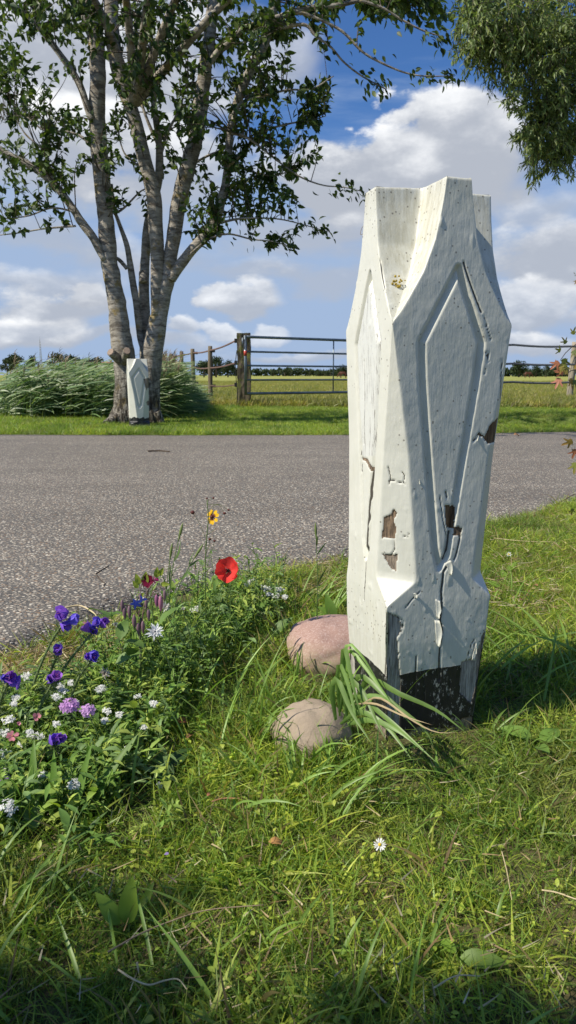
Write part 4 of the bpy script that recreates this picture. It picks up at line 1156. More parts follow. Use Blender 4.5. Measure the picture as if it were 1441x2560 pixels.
# a tree beside the viewer on the left, out of the picture, whose crown shades the near grass
st = empty('roadside_tree', (-3.6, -1.9, 0), 'young broadleaf tree beside the near lawn, casting the dappled shade on the front grass', 'tree')
V, F = tube(catmull(np.array([(-3.6, -1.9, -.1, .12), (-3.55, -1.9, 1.2, .09), (-3.45, -1.8, 2.4, .07), (-3.3, -1.7, 3.6, .05), (-3.2, -1.7, 4.8, .02)]), 30), 10, None, .1, 3); obj('trunk', make_mesh('trunk', V, F, M_BARK2), st)
r4 = np.random.RandomState(8); tw = Acc(); LB, LD, LNn, LS = [], [], [], []
SH = [(-.50, .74, .26, .10, 38), (.0, .73, .42, .06, 44), (.40, .71, .3, .05, 30), (-.38, .93, .22, .05, 8), (.1, .35, .9, .22, 80)]
for gx, gy, rx, ry, k in SH:
    for _ in range(k):
        a0 = r4.rand() * 6.283; q = math.sqrt(r4.rand()); h_ = r4.uniform(2.4, 3.6)
        g0 = np.array([gx + rx * q * math.cos(a0), gy + ry * q * math.sin(a0), 0]); e = g0 + np.array(to_sun) / to_sun.z * h_
        p0 = e + norm(np.array([-3.3, -1.7, h_ - .3]) - e) * .5
        twig_with_leaves(p0, e, .005, r4.randint(8, 13), .4, tw, .2, r4, (.07, .11))
for k in range(7):
    h_ = 1.6 + k * .35; tgt = np.array([-2.6 + .2 * math.sin(k * 2), -.6 + .5 * math.cos(k * 1.7), h_ + .6])
    V, F = tube(catmull(np.array([[-3.5, -1.85, h_, .03], [*(np.array([-3.1, -1.3, h_ + .4])), .02], [*tgt, .006]]), 12), 6); obj('branch', make_mesh('branch', V, F, M_BARK2), st)
obj('twigs', tw.mesh('twigs', M_BARK2), st)['kind'] = 'stuff'
a_ = Acc(); a_.add(*leafmesh(LB, LD, LNn, LS, r4, TPAL)); o = a_.obj('leaves', M_TREELEAF, st); o['kind'] = 'stuff'

# ------------------------------------------------------------------ gate, fence, tapes
def box(a, x0, x1, y0, y1, z0, z1, C=(.5, .5, .5)):
    V = [(x, y, z) for z in (z0, z1) for y in (y0, y1) for x in (x0, x1)]
    a.add(V, np.array([(0, 2, 3, 1), (4, 5, 7, 6), (0, 1, 5, 4), (2, 6, 7, 3), (0, 4, 6, 2), (1, 3, 7, 5)]), C)


def rough_post(name, base, h, rad, mat, parent, sides=12, lean=(0, 0), square=False, seed=0):
    x, y = base[0], base[1]; z0 = -.15
    if square:
        n = 30; zz = np.linspace(z0, h, n); s = np.linspace(-1, 1, 7)[:-1]
        ring = np.concatenate([np.stack([s, -1 + 0 * s], 1), np.stack([1 + 0 * s, s], 1), np.stack([-s, 1 + 0 * s], 1), np.stack([-1 + 0 * s, -s], 1)]) * rad
        V = np.array([[(x + p[0], y + p[1], z) for p in ring] for z in zz])
        V[..., :2] += (vnoise(V * [1, 1, .3], 12, seed, 3)[..., None]) * .05 * np.sign(V[..., :2] - [x, y])
        k = len(ring); c0 = V[-1].mean(0) + [0, 0, -.01]
        V[-1, :, 2] += .03 * vnoise(V[-1], 20, seed, 2)
        i = np.arange(k); F = [grid_faces(n, k, True), np.stack([(n - 1) * k + i, (n - 1) * k + (i + 1) % k, np.full(k, n * k)], 1)]
        return obj(name, make_mesh(name, np.concatenate([V.reshape(-1, 3), c0[None]]), F, mat, smooth=False), parent)
    P = [[x, y, z0, rad * 1.04], [x + lean[0] * .5, y, h * .5, rad], [x + lean[0], y, h, rad * .94]]
    V, F = tube(catmull(np.array(P), 10), sides, None, .12, seed, True, 9); m = make_mesh(name, V, F, mat); return obj(name, m, parent)


gb = G(612, 1016); GY = gb[1]
gp = empty('gate_post', (gb[0], GY, 0), 'thick mossy square timber gate post on the far verge', 'post')
gph = A(612, 833, GY)[2]; rough_post('post_body', gb, gph, .155, M_GATEPOST, gp, square=True, seed=5)
for py in (852, 907, 962):
    c = A(592, py, GY - .0); a = Acc(); box(a, c[0] - .05, c[0] + .015, c[1] - .04, c[1] + .04, c[2] - .05, c[2] + .05); a.obj('tape_insulator', M_PLASTIC, gp, False)
V, F = tube(catmull(np.array([[gb[0] - .165, GY - .12, gph - .4, .010], [gb[0] - .20, GY - .14, .9, .010], [gb[0] - .16, GY - .15, .3, .010], [gb[0] - .19, GY - .15, -.05, .01]]), 20), 6); obj('cable', make_mesh('cable', V, F, M_PLASTIC), gp)
# gate: hinged at the post, running right and slightly away
gate = empty('field_gate', (gb[0] + .2, GY - .2, 0), 'galvanised tubular field gate with five horizontal bars, closed in front of the meadow', 'gate')
X0 = A(614, 900, GY - .25); X1 = A(1075, 900, GY * 1.17)
def gate_pt(s, z): return [X0[0] + (X1[0] - X0[0]) * s, GY - .25 + (GY * 1.17 - GY + .25) * s, z]
zt = [A(628, py, GY - .25)[2] for py in (842, 879, 914, 950, 984)]
for z, r_ in zip(zt, (.034, .024, .024, .024, .032)):
    P = [gate_pt(s, z - .012 * s) + [r_] for s in np.linspace(.0, 1, 24)]; V, F = tube(np.array(P), 10, None, .12, 3, True, 5); obj('gate_bar', make_mesh('gate_bar', V, F, M_GALV), gate)
for s, r_ in ((.0, .036), (.435, .017), (.80, .017), (1.0, .034)):
    a0 = 0 if s == 0 else 0
    P = [gate_pt(s, zt[-1] - .03) + [r_], gate_pt(s, zt[0] + .03) + [r_]]; V, F = tube(np.array(P), 10); m = obj('gate_upright', make_mesh('gate_upright', V, F, M_GALV), gate)
P = [gate_pt(0, zt[1] - .10) + [.0375], gate_pt(0, zt[1] + .02) + [.0375]]; V, F = tube(np.array(P), 10); obj('red_band', make_mesh('red_band', V, F, M_RED), gate)
P = np.array([gate_pt(-.012, zt[0] - .02) + [.016], gate_pt(-.012, zt[1] + .1) + [.016]]); V, F = tube(P, 8); obj('hinge_pin', make_mesh('hinge_pin', V, F, M_GALV), gate)
g2b = gate_pt(1.03, 0)
gp2 = empty('gate_post', (g2b[0], g2b[1] + .1, 0), 'timber gate post at the latch end, hidden behind the large carved post', 'post')
rough_post('post_body', (g2b[0] + .1, g2b[1] + .1), gph, .14, M_GATEPOST, gp2, square=True, seed=8)
# fence posts going away to the left
FP = [(524, 1000, 865, 5.6, 21.2, 'nearest the gate'), (483, 0, 872, 5.2, 25, ''), (453, 0, 878, 4.6, 29.5, ''), (430, 0, 884, 4.2, 34, ''), (411, 0, 888, 3.8, 40, ''), (396, 0, 892, 3.4, 47, '')]
FL = ['weathered round fence post nearest the mossy gate post', 'fence post second from the mossy gate post, rising from long grass', 'fence post third from the mossy gate post, half hidden by reeds', 'small dark fence post fourth from the mossy gate post', 'small far fence post fifth from the mossy gate post, above the reeds', 'farthest small fence post behind the reeds beside the tree trunk']
tops = []
for i, (px, _, pt, rw, Y, _) in enumerate(FP):
    t_ = A(px, pt, Y); tops.append(t_)
    e_ = empty('fence_post', (t_[0], Y, 0), FL[i], 'post', 'posts of the tape fence beside the reeds')
    rough_post('post_body', (t_[0], Y), t_[2], rw * Y / FPX, M_POSTWOOD, e_, seed=i, lean=(.02 * (-1) ** i, 0))
    if i < 4:
        for k, dz in enumerate((.13, .62, 1.12)):
            a = Acc(); box(a, t_[0] + .05, t_[0] + .16, Y - .06, Y + .02, t_[2] - dz - .05, t_[2] - dz + .03); a.obj('tape_insulator', M_PLASTIC, e_, False)


def tape(pts, w_, label, mat=M_TAPE, group='tapes strung between the fence posts', nm='fence_tape'):
    pts = np.array(pts, float); a = Acc()
    P = []; 
    for p, q in zip(pts[:-1], pts[1:]):
        for s in np.linspace(0, 1, 10)[:-1]: P.append(p * (1 - s) + q * s - [0, 0, .03 * math.sin(math.pi * s)])
    P.append(pts[-1]); P = np.array(P)
    up = np.tile([0, 0, w_ / 2], (len(P), 1)); th = np.array([0, .003, 0])
    ring = np.stack([P - up - th, P + up - th, P + up + th, P - up + th], 1)
    o = obj(nm, make_mesh(nm, ring.reshape(-1, 3), grid_faces(len(P), 4, True), mat)); origin_to(o, P[0]); tag(o, label, 'tape', group)


gt = [np.array([gb[0] - .2, GY, A(592, py, GY)[2]]) for py in (852, 907, 962)]
for k, (dz, wd_) in enumerate(((.13, .045), (.62, .04), (1.12, .03))):
    tape([gt[k]] + [t_ - [0, .03, dz] for t_ in tops], wd_, ['topmost', 'middle', 'lowest'][k] + ' brown fence tape running left from the mossy gate post')
# fence on the right of the carved post
RY = 23.5; rb = A(1424, 992, RY); rt_ = A(1429, 855, RY)
rp = empty('fence_post', (rb[0], RY, 0), 'pale round fence post at the right edge behind the maple twig', 'post', 'posts of the tape fence right of the carved post')
rough_post('post_body', (rb[0], RY), rt_[2], 7.6 * RY / FPX, M_PALEWOOD, rp, lean=(.06, 0))
nb = A(1800, 992, RY); rp2 = empty('fence_post', (nb[0], RY, 0), 'next pale round fence post beyond the right edge of the picture', 'post', 'posts of the tape fence right of the carved post'); rough_post('post_body', (nb[0], RY), rt_[2], 7 * RY / FPX, M_PALEWOOD, rp2)
for k, (yl, yr) in enumerate(((862, 866), (909, 911), (955, 956))):
    tape([A(1130, yl - 2, GY * 1.17), A(1285, yl, GY * 1.17 + 2.3), A(1424, yr, RY - .2), [nb[0], RY - .2, A(1424, yr, RY)[2]]], .065, ['topmost', 'middle', 'lowest'][k] + ' grey fence tape right of the large carved post', M_TAPEG, 'tapes on the right-hand fence')

# ------------------------------------------------------------------ reeds behind the cherry
def reeds(name, polygon_pts, n, h0, h1, label, wind=.35, grp=None, seed=3, plume=.15, pal=None):
    r = np.random.RandomState(seed); pts = np.array(polygon_pts)
    e_ = empty(name, (pts[:, 0].mean(), pts[:, 1].mean(), 0), label, 'reeds')
    x = r.uniform(pts[:, 0].min(), pts[:, 0].max(), n * 3); y = r.uniform(pts[:, 1].min(), pts[:, 1].max(), n * 3)
    k = inpoly(np.stack([x, y], -1), pts); x, y = x[k][:n], y[k][:n]; n = len(x)
    H = r.uniform(h0 * .8, h1 * 1.1, n) * (1 + .6 * vnoise(np.stack([x, y, 0 * x], -1), .9, 3, 2)); z0 = ground_z(x, y)
    RP = np.array([(.12, .205, .075), (.155, .245, .095), (.21, .285, .125), (.095, .165, .06), (.25, .30, .15)]) if pal is None else pal
    a = Acc(); az = r.normal(.05, .35, n)
    a.add(*ribbons(np.stack([x, y, z0], 1), az, r.uniform(.0, .12, n), r.uniform(.1, .5, n), H, np.full(n, .010), 4, r.uniform(-1, 1, n), RP[r.randint(0, 5, n)] * .9))
    m = n * 7; j = r.randint(0, n, m); t = r.uniform(.15, 1, m)
    B = np.stack([x[j] + H[j] * t * .12, y[j] + r.normal(0, .03, m), z0[j] + H[j] * t * .96], 1)
    c = RP[r.randint(0, 5, m)] * r.uniform(.7, 1.3, (m, 1))
    a.add(*ribbons(B, r.normal(-.1, .30, m), r.uniform(.9, 1.5, m), r.uniform(.2, .8, m), r.uniform(.25, .55, m), r.uniform(.016, .034, m), 4, r.uniform(-1.3, .4, m), c, c * 1.3))
    o = a.obj('reed_leaves', M_GRASS, e_); o['kind'] = 'stuff'
    m = int(n * plume)
    if m:
        a = Acc(); j = r.randint(0, n, m)
        for q in range(9):
            B = np.stack([x[j] + H[j] * .16, y[j], z0[j] + H[j] * (.97 + .02 * q)], 1)
            a.add(*ribbons(B, r.normal(0, .7, m), r.uniform(.1, .8, m), r.uniform(.3, 1, m), r.uniform(.08, .17, m), np.full(m, .012), 3, None, np.array([(.26, .20, .13)]) * r.uniform(.7, 1.3, (m, 1))))
        o = a.obj('plumes', M_STRAW, e_); o['kind'] = 'stuff'
    return e_


L0 = A(-160, 1040, 12.6); 
reeds('reed_bed', [(-5.3, 12.9), (-4.7, 12.5), (-2.7, 12.2), (-2.5, 14.5), (-6.4, 17.0)], 1700, .62, .86, 'wide bed of wind-swept green reeds left of the cherry trunk', seed=3, plume=.06)
reeds('reed_bed', [(-2.6, 12.3), (-2.0, 12.5), (-2.25, 14.5), (-2.9, 17)], 620, .6, 1.0, 'smaller clump of reeds with buff plumes right of the cherry trunk', seed=9, plume=.4)
reeds('reed_bed', [(-2.1, 13.2), (-1.85, 13.6), (-2.2, 17.0), (-2.9, 19)], 260, .2, .5, 'tall rough grass at the foot of the tape fence', seed=12, plume=.1)

# ------------------------------------------------------------------ far trees, mast, farm
FARPAL = np.array([(.035, .055, .025), (.05, .07, .032), (.065, .085, .04), (.028, .042, .022)])
M_FAR = plant('far_foliage', .8, .1, .1, .4)
def far_tree(px, py_base, py_top, wpx, Y, label, seed, group='trees along the horizon', shape='round', dens=1.0, trunkpx=None):
    r = np.random.RandomState(seed); s = Y / FPX; b = A(px, py_base, Y); b[2] = 0
    top = A(px, py_top, Y)[2]; wd_ = wpx * s / 2 * 1.3
    e_ = empty('far_tree', (b[0], Y, 0), label, 'tree', group)
    nl = r.randint(4, 7); V, F = tube(catmull(np.array([[b[0], Y, -.3, wd_ * .09], [b[0] + wd_ * .05, Y, top * .4, wd_ * .07], [b[0], Y, top * .85, wd_ * .02]]), 8), 7, None, .1, seed); obj('trunk', make_mesh('trunk', V, F, M_BARK2), e_)
    lo = top * (.22 if shape == 'round' else .02)
    nb_ = r.randint(9, 14); cs = []
    for q in range(nb_):
        t = r.rand(); rad = wd_ * (.55 if shape == 'round' else .6) * math.sin(math.pi * (.18 + .72 * t)) ** .8
        a0 = r.rand() * 6.28; cs.append([b[0] + rad * math.cos(a0), Y + rad * math.sin(a0), lo + (top - lo) * (.2 + .66 * t), wd_ * r.uniform(.28, .48)])
    cs.append([b[0], Y, top - wd_ * .4, wd_ * .4]); cs = np.array(cs)
    n = int(1500 * dens); j = r.randint(0, len(cs), n); dd = rand_dirs(n, r); rr_ = r.rand(n) ** .45
    P = cs[j, :3] + dd * (cs[j, 3] * rr_)[:, None] * [1, 1, .85]; P[:, 2] = np.clip(P[:, 2], lo * .7, None)
    S = wd_ * r.uniform(.08, .17, n); 
    V, F, C = leaves(P, rand_dirs(n, r), rand_dirs(n, r), S, S * .9, .3, .2, 1, 'round', FARPAL[r.randint(0, 4, n)] * r.uniform(.8, 1.25, (n, 1)))
    # a diamond needs width: widen the middle
    V, F, C = leaves(P, rand_dirs(n, r), rand_dirs(n, r), S, S * .8, .3, .2, 2, 'round', FARPAL[r.randint(0, 4, n)] * r.uniform(.8, 1.25, (n, 1)))
    o = obj('crown', make_mesh('crown', V, F, M_FAR, C), e_); o['kind'] = 'stuff'


FT = [(18, 932, 893, 36, 210, 'small far tree at the very left edge of the horizon'), (45, 932, 886, 44, 205, 'broad far tree second from the left edge'), (82, 932, 887, 34, 205, 'narrow far tree just left of the lattice mast'),
      (150, 930, 884, 50, 190, 'dark round far tree right of the lattice mast'), (186, 930, 888, 40, 180, 'loose open far tree between two dark round ones'), (236, 930, 893, 54, 190, 'dark far tree beside the red farm roof left of the trunk'),
      (510, 936, 903, 36, 210, 'low far tree left of the highest one behind the tape fence'), (540, 936, 894, 46, 215, 'highest far tree behind the tape fence'), (570, 936, 900, 34, 220, 'far tree just left of the mossy gate post'),
      (712, 938, 921, 20, 380, 'small far tree above the hedge left of the gate upright'), (728, 938, 920, 22, 380, 'tallest little tree on the hedge seen through the gate'), (684, 938, 926, 18, 390, 'low bushy tree at the left end of the distant hedge'), (775, 938, 923, 12, 380, 'thin little tree on the hedge just left of the gate upright'),
      (797, 938, 924, 20, 370, 'round little tree on the hedge touching the gate upright'), (812, 938, 925, 12, 370, 'small tree on the hedge hidden by the gate upright'), (826, 938, 919, 12, 370, 'thin tree on the hedge right of the gate upright'), (850, 938, 916, 34, 300, 'broad far tree beside the left edge of the carved post'), (872, 938, 917, 26, 300, 'far tree half covered by the carved post'),
      (1297, 938, 906, 42, 230, 'large dark far tree touching the right edge of the carved post'), (1322, 938, 918, 16, 240, 'low far tree between two larger ones right of the carved post'), (1340, 938, 914, 26, 235, 'middle far tree right of the carved post'), (1365, 938, 912, 24, 232, 'slim far tree left of the maple twig'), (1392, 938, 912, 34, 230, 'broad far tree behind the maple twig'), (1425, 938, 916, 30, 235, 'far tree behind the pale fence post')]
for i, q in enumerate(FT): far_tree(*q, 100 + i, dens=1.0 if q[3] > 25 else .45, shape='round' if q[3] > 30 else 'col')
r = np.random.RandomState(77); n = 5200; a = Acc(); Y = 400
x = np.concatenate([r.uniform(A(480, 0, Y)[0], A(900, 0, Y)[0], n * 2 // 3), r.uniform(A(1240, 0, 300)[0], A(1500, 0, 300)[0], n // 3)]) ; yy = np.where(np.arange(len(x)) < n * 2 // 3, 400, 300) + r.uniform(-3, 3, len(x))
hh = (1.6 + 4.0 * (vnoise(np.stack([x, 0 * x, 0 * x], -1), .05, 3, 3) + .5)) * yy / 400; z = hh * r.rand(len(x)) ** .7
P = np.stack([x, yy, z], 1); S = r.uniform(.8, 1.7, len(x))
V, F, C = leaves(P, rand_dirs(len(x), r), rand_dirs(len(x), r), S, S * .8, .3, .2, 2, 'round', FARPAL[r.randint(0, 4, len(x))] * 1.1)
o = obj('distant_hedge', make_mesh('distant_hedge', V, F, M_FAR, C)); tag(o, kind='stuff')
# lattice mast
mb = A(105, 935, 420); mt = A(105, 850, 420); mast = empty('radio_mast', (mb[0], 420, 0), 'thin grey lattice radio mast between far trees on the left', 'mast')
M_MAST = simple('mast_steel', (.30, .32, .35), .6, .1, 1)
for k, (dx, dy) in enumerate(((-.7, 0), (.7, 0), (0, .9))):
    V, F = tube(np.array([[mb[0] + dx, 420 + dy, 0, .12], [mb[0] + dx * .4, 420 + dy * .4, mt[2], .10]]), 5); obj('mast_leg', make_mesh('mast_leg', V, F, M_MAST), mast)
a = Acc()
for q in range(22):
    z0 = mt[2] * q / 22; z1 = mt[2] * (q + 1) / 22; f0 = 1 - .6 * q / 22
    for s in (-1, 1): a.add(*tube(np.array([[mb[0] - s * .7 * f0, 420, z0, .06], [mb[0] + s * .7 * f0, 420, z1, .06]]), 4))
o = a.obj('lattice', M_MAST, mast); o['kind'] = 'stuff'
V, F = tube(np.array([[mb[0], 420.3, mt[2], .06], [mb[0], 420.3, mt[2] + 2.2, .04]]), 5); obj('antenna', make_mesh('antenna', V, F, M_MAST), mast)
# farmhouse roof
M_ROOF = simple('red_roof', (.30, .12, .075), .8, .2, .8); M_BRICK = simple('far_brick', (.25, .17, .12), .9, .2, .5); M_SHED = simple('dark_shed', (.10, .11, .12), .8, .2, .5)
hb = A(262, 932, 185); fh = empty('farmhouse', (hb[0], 185, 0), 'distant farmhouse with a small red tiled roof left of the trunk', 'house')
a = Acc(); box(a, hb[0] - 1.6, hb[0] + 2.4, 184, 192, 0, 1.9); a.obj('wall', M_BRICK, fh, False)
rx0, rx1 = hb[0] - 1.8, hb[0] + 2.6
def gable(x0, x1, y0, y1, z0, z1):
    V = [(x0, y0, z0), (x1, y0, z0), (x0, y1, z0), (x1, y1, z0), (x0 + .5, (y0 + y1) / 2, z1), (x1 - .5, (y0 + y1) / 2, z1)]
    return np.array(V), [np.array([(0, 1, 5, 4), (3, 2, 4, 5), (0, 2, 3, 1)]), np.array([(0, 4, 2), (1, 3, 5)])]
V, F = gable(rx0, rx1, 183.6, 192.4, 1.9, 4.0); ro = obj('roof', make_mesh('roof', V, F, M_ROOF, smooth=False), fh)
a = Acc(); box(a, hb[0] + .8, hb[0] + 1.3, 187.5, 188, 3.2, 4.6); a.obj('chimney', M_BRICK, ro, False)
for q in (-.9, .6, 1.6):
    a = Acc(); box(a, hb[0] + q - .25, hb[0] + q + .25, 183.93, 184.05, .7, 1.5); a.obj('window', M_PLASTIC, fh, False)
sb = A(212, 932, 200); sh_ = empty('farm_shed', (sb[0], 200, 0), 'low grey farm shed between the far trees left of the trunk', 'shed')
a = Acc(); box(a, sb[0] - 3.4, sb[0] + 3.4, 200, 206, 0, 1.9); a.obj('wall', M_SHED, sh_, False); V, F = gable(sb[0] - 3.6, sb[0] + 3.6, 199.6, 206.4, 1.9, 3.1); obj('roof', make_mesh('roof', V, F, M_SHED, smooth=False), sh_)
# grazing horses, far out in the meadow
M_HORSE = simple('chestnut_coat', (.10, .035, .02), .7, .15, 2)
def horse(px, py, Y, flip, label):
    b = A(px, py, Y); f_ = -1 if flip else 1
    e_ = empty('horse', (b[0], Y, 0), label, 'horse', 'horses grazing in the far meadow')
    bm_v = [(-.55, 0, 1.15, .24), (-.15, 0, 1.12, .27), (.35, 0, 1.15, .25), (.6, 0, 1.2, .19), (.85, 0, .95, .13), (1.05, 0, .62, .10), (1.15, 0, .42, .10), (1.28, 0, .18, .06),
            (-.62, .12, .9, .15), (-.58, .12, .55, .08), (-.66, .12, .42, .06), (-.60, .12, .05, .05), (-.52, -.12, .9, .15), (-.42, -.12, .55, .08), (-.52, -.12, .42, .06), (-.46, -.12, .05, .05),
            (.5, .12, .85, .12), (.52, .12, .48, .065), (.52, .12, .05, .05), (.42, -.12, .85, .12), (.36, -.12, .48, .065), (.38, -.12, .05, .05)]
    ed = [(0, 1), (1, 2), (2, 3), (3, 4), (4, 5), (5, 6), (6, 7), (0, 8), (8, 9), (9, 10), (10, 11), (0, 12), (12, 13), (13, 14), (14, 15), (2, 16), (16, 17), (17, 18), (2, 19), (19, 20), (20, 21)]
    me = bpy.data.meshes.new('body'); me.from_pydata([(f_ * v[0] * 1.0, v[1], v[2]) for v in bm_v], ed, []); me.materials.append(M_HORSE)
    o = bpy.data.objects.new('body', me); COL.objects.link(o); o.parent = e_
    m = o.modifiers.new('skin', 'SKIN'); 
    for i, v in enumerate(bm_v): me.skin_vertices[0].data[i].radius = (v[3], v[3])
    me.skin_vertices[0].data[1].use_root = True
    o.modifiers.new('sub', 'SUBSURF').levels = 1; o.modifiers['sub'].render_levels = 1
    a = Acc(); V, F = tube(catmull(np.array([[-.78 * f_, 0, 1.2, .05], [-.9 * f_, 0, .9, .07], [-.88 * f_, 0, .45, .03]]), 8), 6); me = make_mesh('tail', V, F, M_HORSE); obj('tail', me, e_, False)
    for s in (.05, -.05):
        V, F = tube(np.array([[1.0 * f_, s, .72, .03], [1.02 * f_, s * 1.4, .84, .01]]), 5); obj('ear', make_mesh('ear', V, F, M_HORSE), e_, False); bpy.data.objects[-1] if False else None
horse(1320, 938, 165, False, 'small brown horse grazing before the far trees right of the post')
horse(858, 940, 150, True, 'small brown horse grazing by the left edge of the post')

# ------------------------------------------------------------------ boulders by the post
def boulder(c, rx, ry, rz, mat, label, name, seed, yaw=0, sink=.35):
    u = np.linspace(0, 2 * np.pi, 72, endpoint=False); v = np.linspace(.02, np.pi - .02, 44)
    U, Vv = np.meshgrid(u, v); P = np.stack([np.cos(U) * np.sin(Vv), np.sin(U) * np.sin(Vv), np.cos(Vv)], -1)
    P = np.sign(P) * np.abs(P) ** .88
    P = P * (1 + .26 * vnoise(P, 1.6, seed, 2) + .07 * vnoise(P, 4, seed + 1, 4))[..., None] * [rx, ry, rz]
    cy, sy = math.cos(yaw), math.sin(yaw); P = np.stack([P[..., 0] * cy - P[..., 1] * sy, P[..., 0] * sy + P[..., 1] * cy, P[..., 2]], -1)
    rim = np.clip(1 - (P[..., 2] / rz + .1) * 1.3, 0, 1)
    P = P + [c[0], c[1], rz * (1 - sink * 2) * .5]
    n = P.shape[0] * P.shape[1]
    e = make_mesh(name, np.concatenate([P.reshape(-1, 3), P[:1].mean(1), P[-1:].mean(1)]), [grid_faces(44, 72, True)[:, ::-1], np.stack([np.arange(72), (np.arange(72) + 1) % 72, np.full(72, n)], 1), np.stack([(np.arange(72) + 1) % 72 + 43 * 72, np.arange(72) + 43 * 72, np.full(72, n + 1)], 1)], mat, attrs={'rim': np.append(rim.ravel(), [0, 1])})
    o = obj(name, e); origin_to(o, (c[0], c[1], 0)); tag(o, label, 'boulder')


b1 = G(826, 1640); boulder((b1[0] + .015, b1[1] + .02), .135, .12, .082, M_GRANITE, 'smooth pink granite boulder half buried against the large carved post', 'granite_boulder', 4, .3)
b2 = G(778, 1850); boulder((b2[0], b2[1] + .01), .080, .078, .064, M_SAND, 'smaller beige stone in the grass in front of the pink boulder', 'stone', 7, .5)

# ------------------------------------------------------------------ long grass tussocks
def blade_obj(name, base, az, lean, bend, L, W, col, parent, mat=M_GRASS, nseg=9, tw=.4):
    V, F, C = ribbons(np.array([base]), [az], [lean], [bend], [L], [W], nseg, np.array([tw]), np.array([col]), np.array([np.array(col) * 1.15]), widen=.35)
    Vv = V.reshape(-1, 2, 3); mid = Vv.mean(1); side = Vv[:, 1] - Vv[:, 0]; tn = norm(np.gradient(mid, axis=0)); nn = norm(np.cross(tn, side)); mid = mid - nn * np.linalg.norm(side, axis=1)[:, None] * .14
    V3 = np.stack([Vv[:, 0], mid, Vv[:, 1]], 1).reshape(-1, 3)
    return obj(name, make_mesh(name, V3, grid_faces(len(mid), 3), mat, np.repeat(C[::2], 3, 0)), parent)


rg = np.random.RandomState(31)
tg = G(905, 1700)
tus = empty('grass_tussock', (tg[0], tg[1], 0), 'tussock of long arching grass blades across the black foot of the large post', 'grass')
def px_blade(parent, pts, W, col, tw=.0, mat=M_GRASS):
    """pts: (px,py,Y) path of one blade"""
    P = catmull(np.array([A(*p) for p in pts]), 14); T = norm(np.gradient(P, axis=0)); vw = norm(np.array([0, 0, CAMH]) - P); S = norm(np.cross(T, vw)); nn = np.cross(S, T)
    a_ = tw + np.linspace(-.3, .5, 14); S = S * np.cos(a_)[:, None] + nn * np.sin(a_)[:, None]; t = np.linspace(0, 1, 14)
    w_ = (W * np.maximum((1 - t ** 2.6), .03) * np.clip(.55 + t * 2, 0, 1) / 2)[:, None]; nn = norm(np.cross(T, S))
    V = np.stack([P - S * w_, P - nn * w_ * .3, P + S * w_], 1).reshape(-1, 3)
    obj('blade', make_mesh('blade', V, grid_faces(14, 3), mat, np.repeat([col], 42, 0)), parent)


BL = [[(868, 1800, 1.33), (866, 1690, 1.34), (868, 1612, 1.34), (905, 1640, 1.31), (960, 1730, 1.27)], [(868, 1800, 1.32), (858, 1680, 1.34), (862, 1618, 1.33), (880, 1700, 1.30), (905, 1800, 1.27)],
      [(880, 1790, 1.32), (920, 1700, 1.33), (1000, 1735, 1.27), (1090, 1775, 1.24), (1166, 1832, 1.21)], [(870, 1760, 1.34), (900, 1690, 1.33), (985, 1760, 1.26), (1060, 1820, 1.22), (1085, 1870, 1.2)],
      [(860, 1800, 1.33), (890, 1740, 1.31), (960, 1790, 1.26), (1030, 1850, 1.21), (1090, 1905, 1.17)], [(850, 1790, 1.33), (845, 1700, 1.34), (850, 1660, 1.33), (876, 1730, 1.3), (900, 1850, 1.25)],
      [(865, 1780, 1.34), (860, 1650, 1.35), (875, 1625, 1.35), (930, 1690, 1.30), (1000, 1790, 1.24)], [(880, 1800, 1.32), (910, 1745, 1.3), (960, 1745, 1.27), (1010, 1790, 1.24), (1046, 1830, 1.22)],
      [(852, 1810, 1.32), (900, 1780, 1.29), (960, 1810, 1.25), (1010, 1870, 1.2), (1030, 1900, 1.18)], [(840, 1800, 1.33), (830, 1720, 1.33), (845, 1700, 1.32), (880, 1780, 1.28), (930, 1860, 1.23)],
      [(870, 1810, 1.32), (930, 1800, 1.27), (1000, 1830, 1.22), (1060, 1880, 1.18)], [(850, 1780, 1.33), (870, 1700, 1.33), (910, 1735, 1.3), (940, 1800, 1.26), (965, 1850, 1.23)]]
for i, b in enumerate(BL): px_blade(tus, b, rg.uniform(.009, .0125), (np.array((.20, .32, .08)) * rg.uniform(.75, 1.25)), rg.uniform(-.5, .5))
for b in ([(905, 1760, 1.29), (950, 1745, 1.27), (1030, 1800, 1.22), (1090, 1830, 1.2), (1143, 1831, 1.19)], [(890, 1760, 1.3), (940, 1760, 1.27), (1010, 1790, 1.23), (1080, 1812, 1.2)]): px_blade(tus, b, .004, (.40, .31, .17), 0, M_STRAW)
for i in range(26):
    px_ = rg.uniform(800, 1010); py_ = rg.uniform(1740, 1860); g_ = G(px_, py_)
    if in_post(g_[0], g_[1], .0): continue
    blade_obj('blade', g_, rg.normal(.1, .6), rg.uniform(.2, .7), rg.uniform(.5, 1.6), rg.uniform(.10, .24), rg.uniform(.005, .010), np.array((.18, .29, .055)) * rg.uniform(.7, 1.3), tus, tw=rg.uniform(-1, 1))


def long_tuft(px, py, n, L0, L1, label, az=None, W=(.004, .008), col=(.20, .32, .06), spread=.05, lean=(.1, .7), bend=(.4, 1.6), seed=1, name='grass_tuft'):
    r = np.random.RandomState(seed); g_ = G(px, py); e_ = empty(name, g_, label, 'grass', 'taller grass tufts in the lawn')
    for i in range(n):
        b = g_ + [r.normal(0, spread), r.normal(0, spread), 0]
        if in_post(b[0], b[1], .0): continue
        blade_obj('blade', b, (r.rand() * 6.28 if az is None else r.normal(az, .5)), r.uniform(*lean), r.uniform(*bend), r.uniform(L0, L1), r.uniform(*W), np.array(col) * r.uniform(.7, 1.35), e_, tw=r.uniform(-1, 1), nseg=7)
    return e_


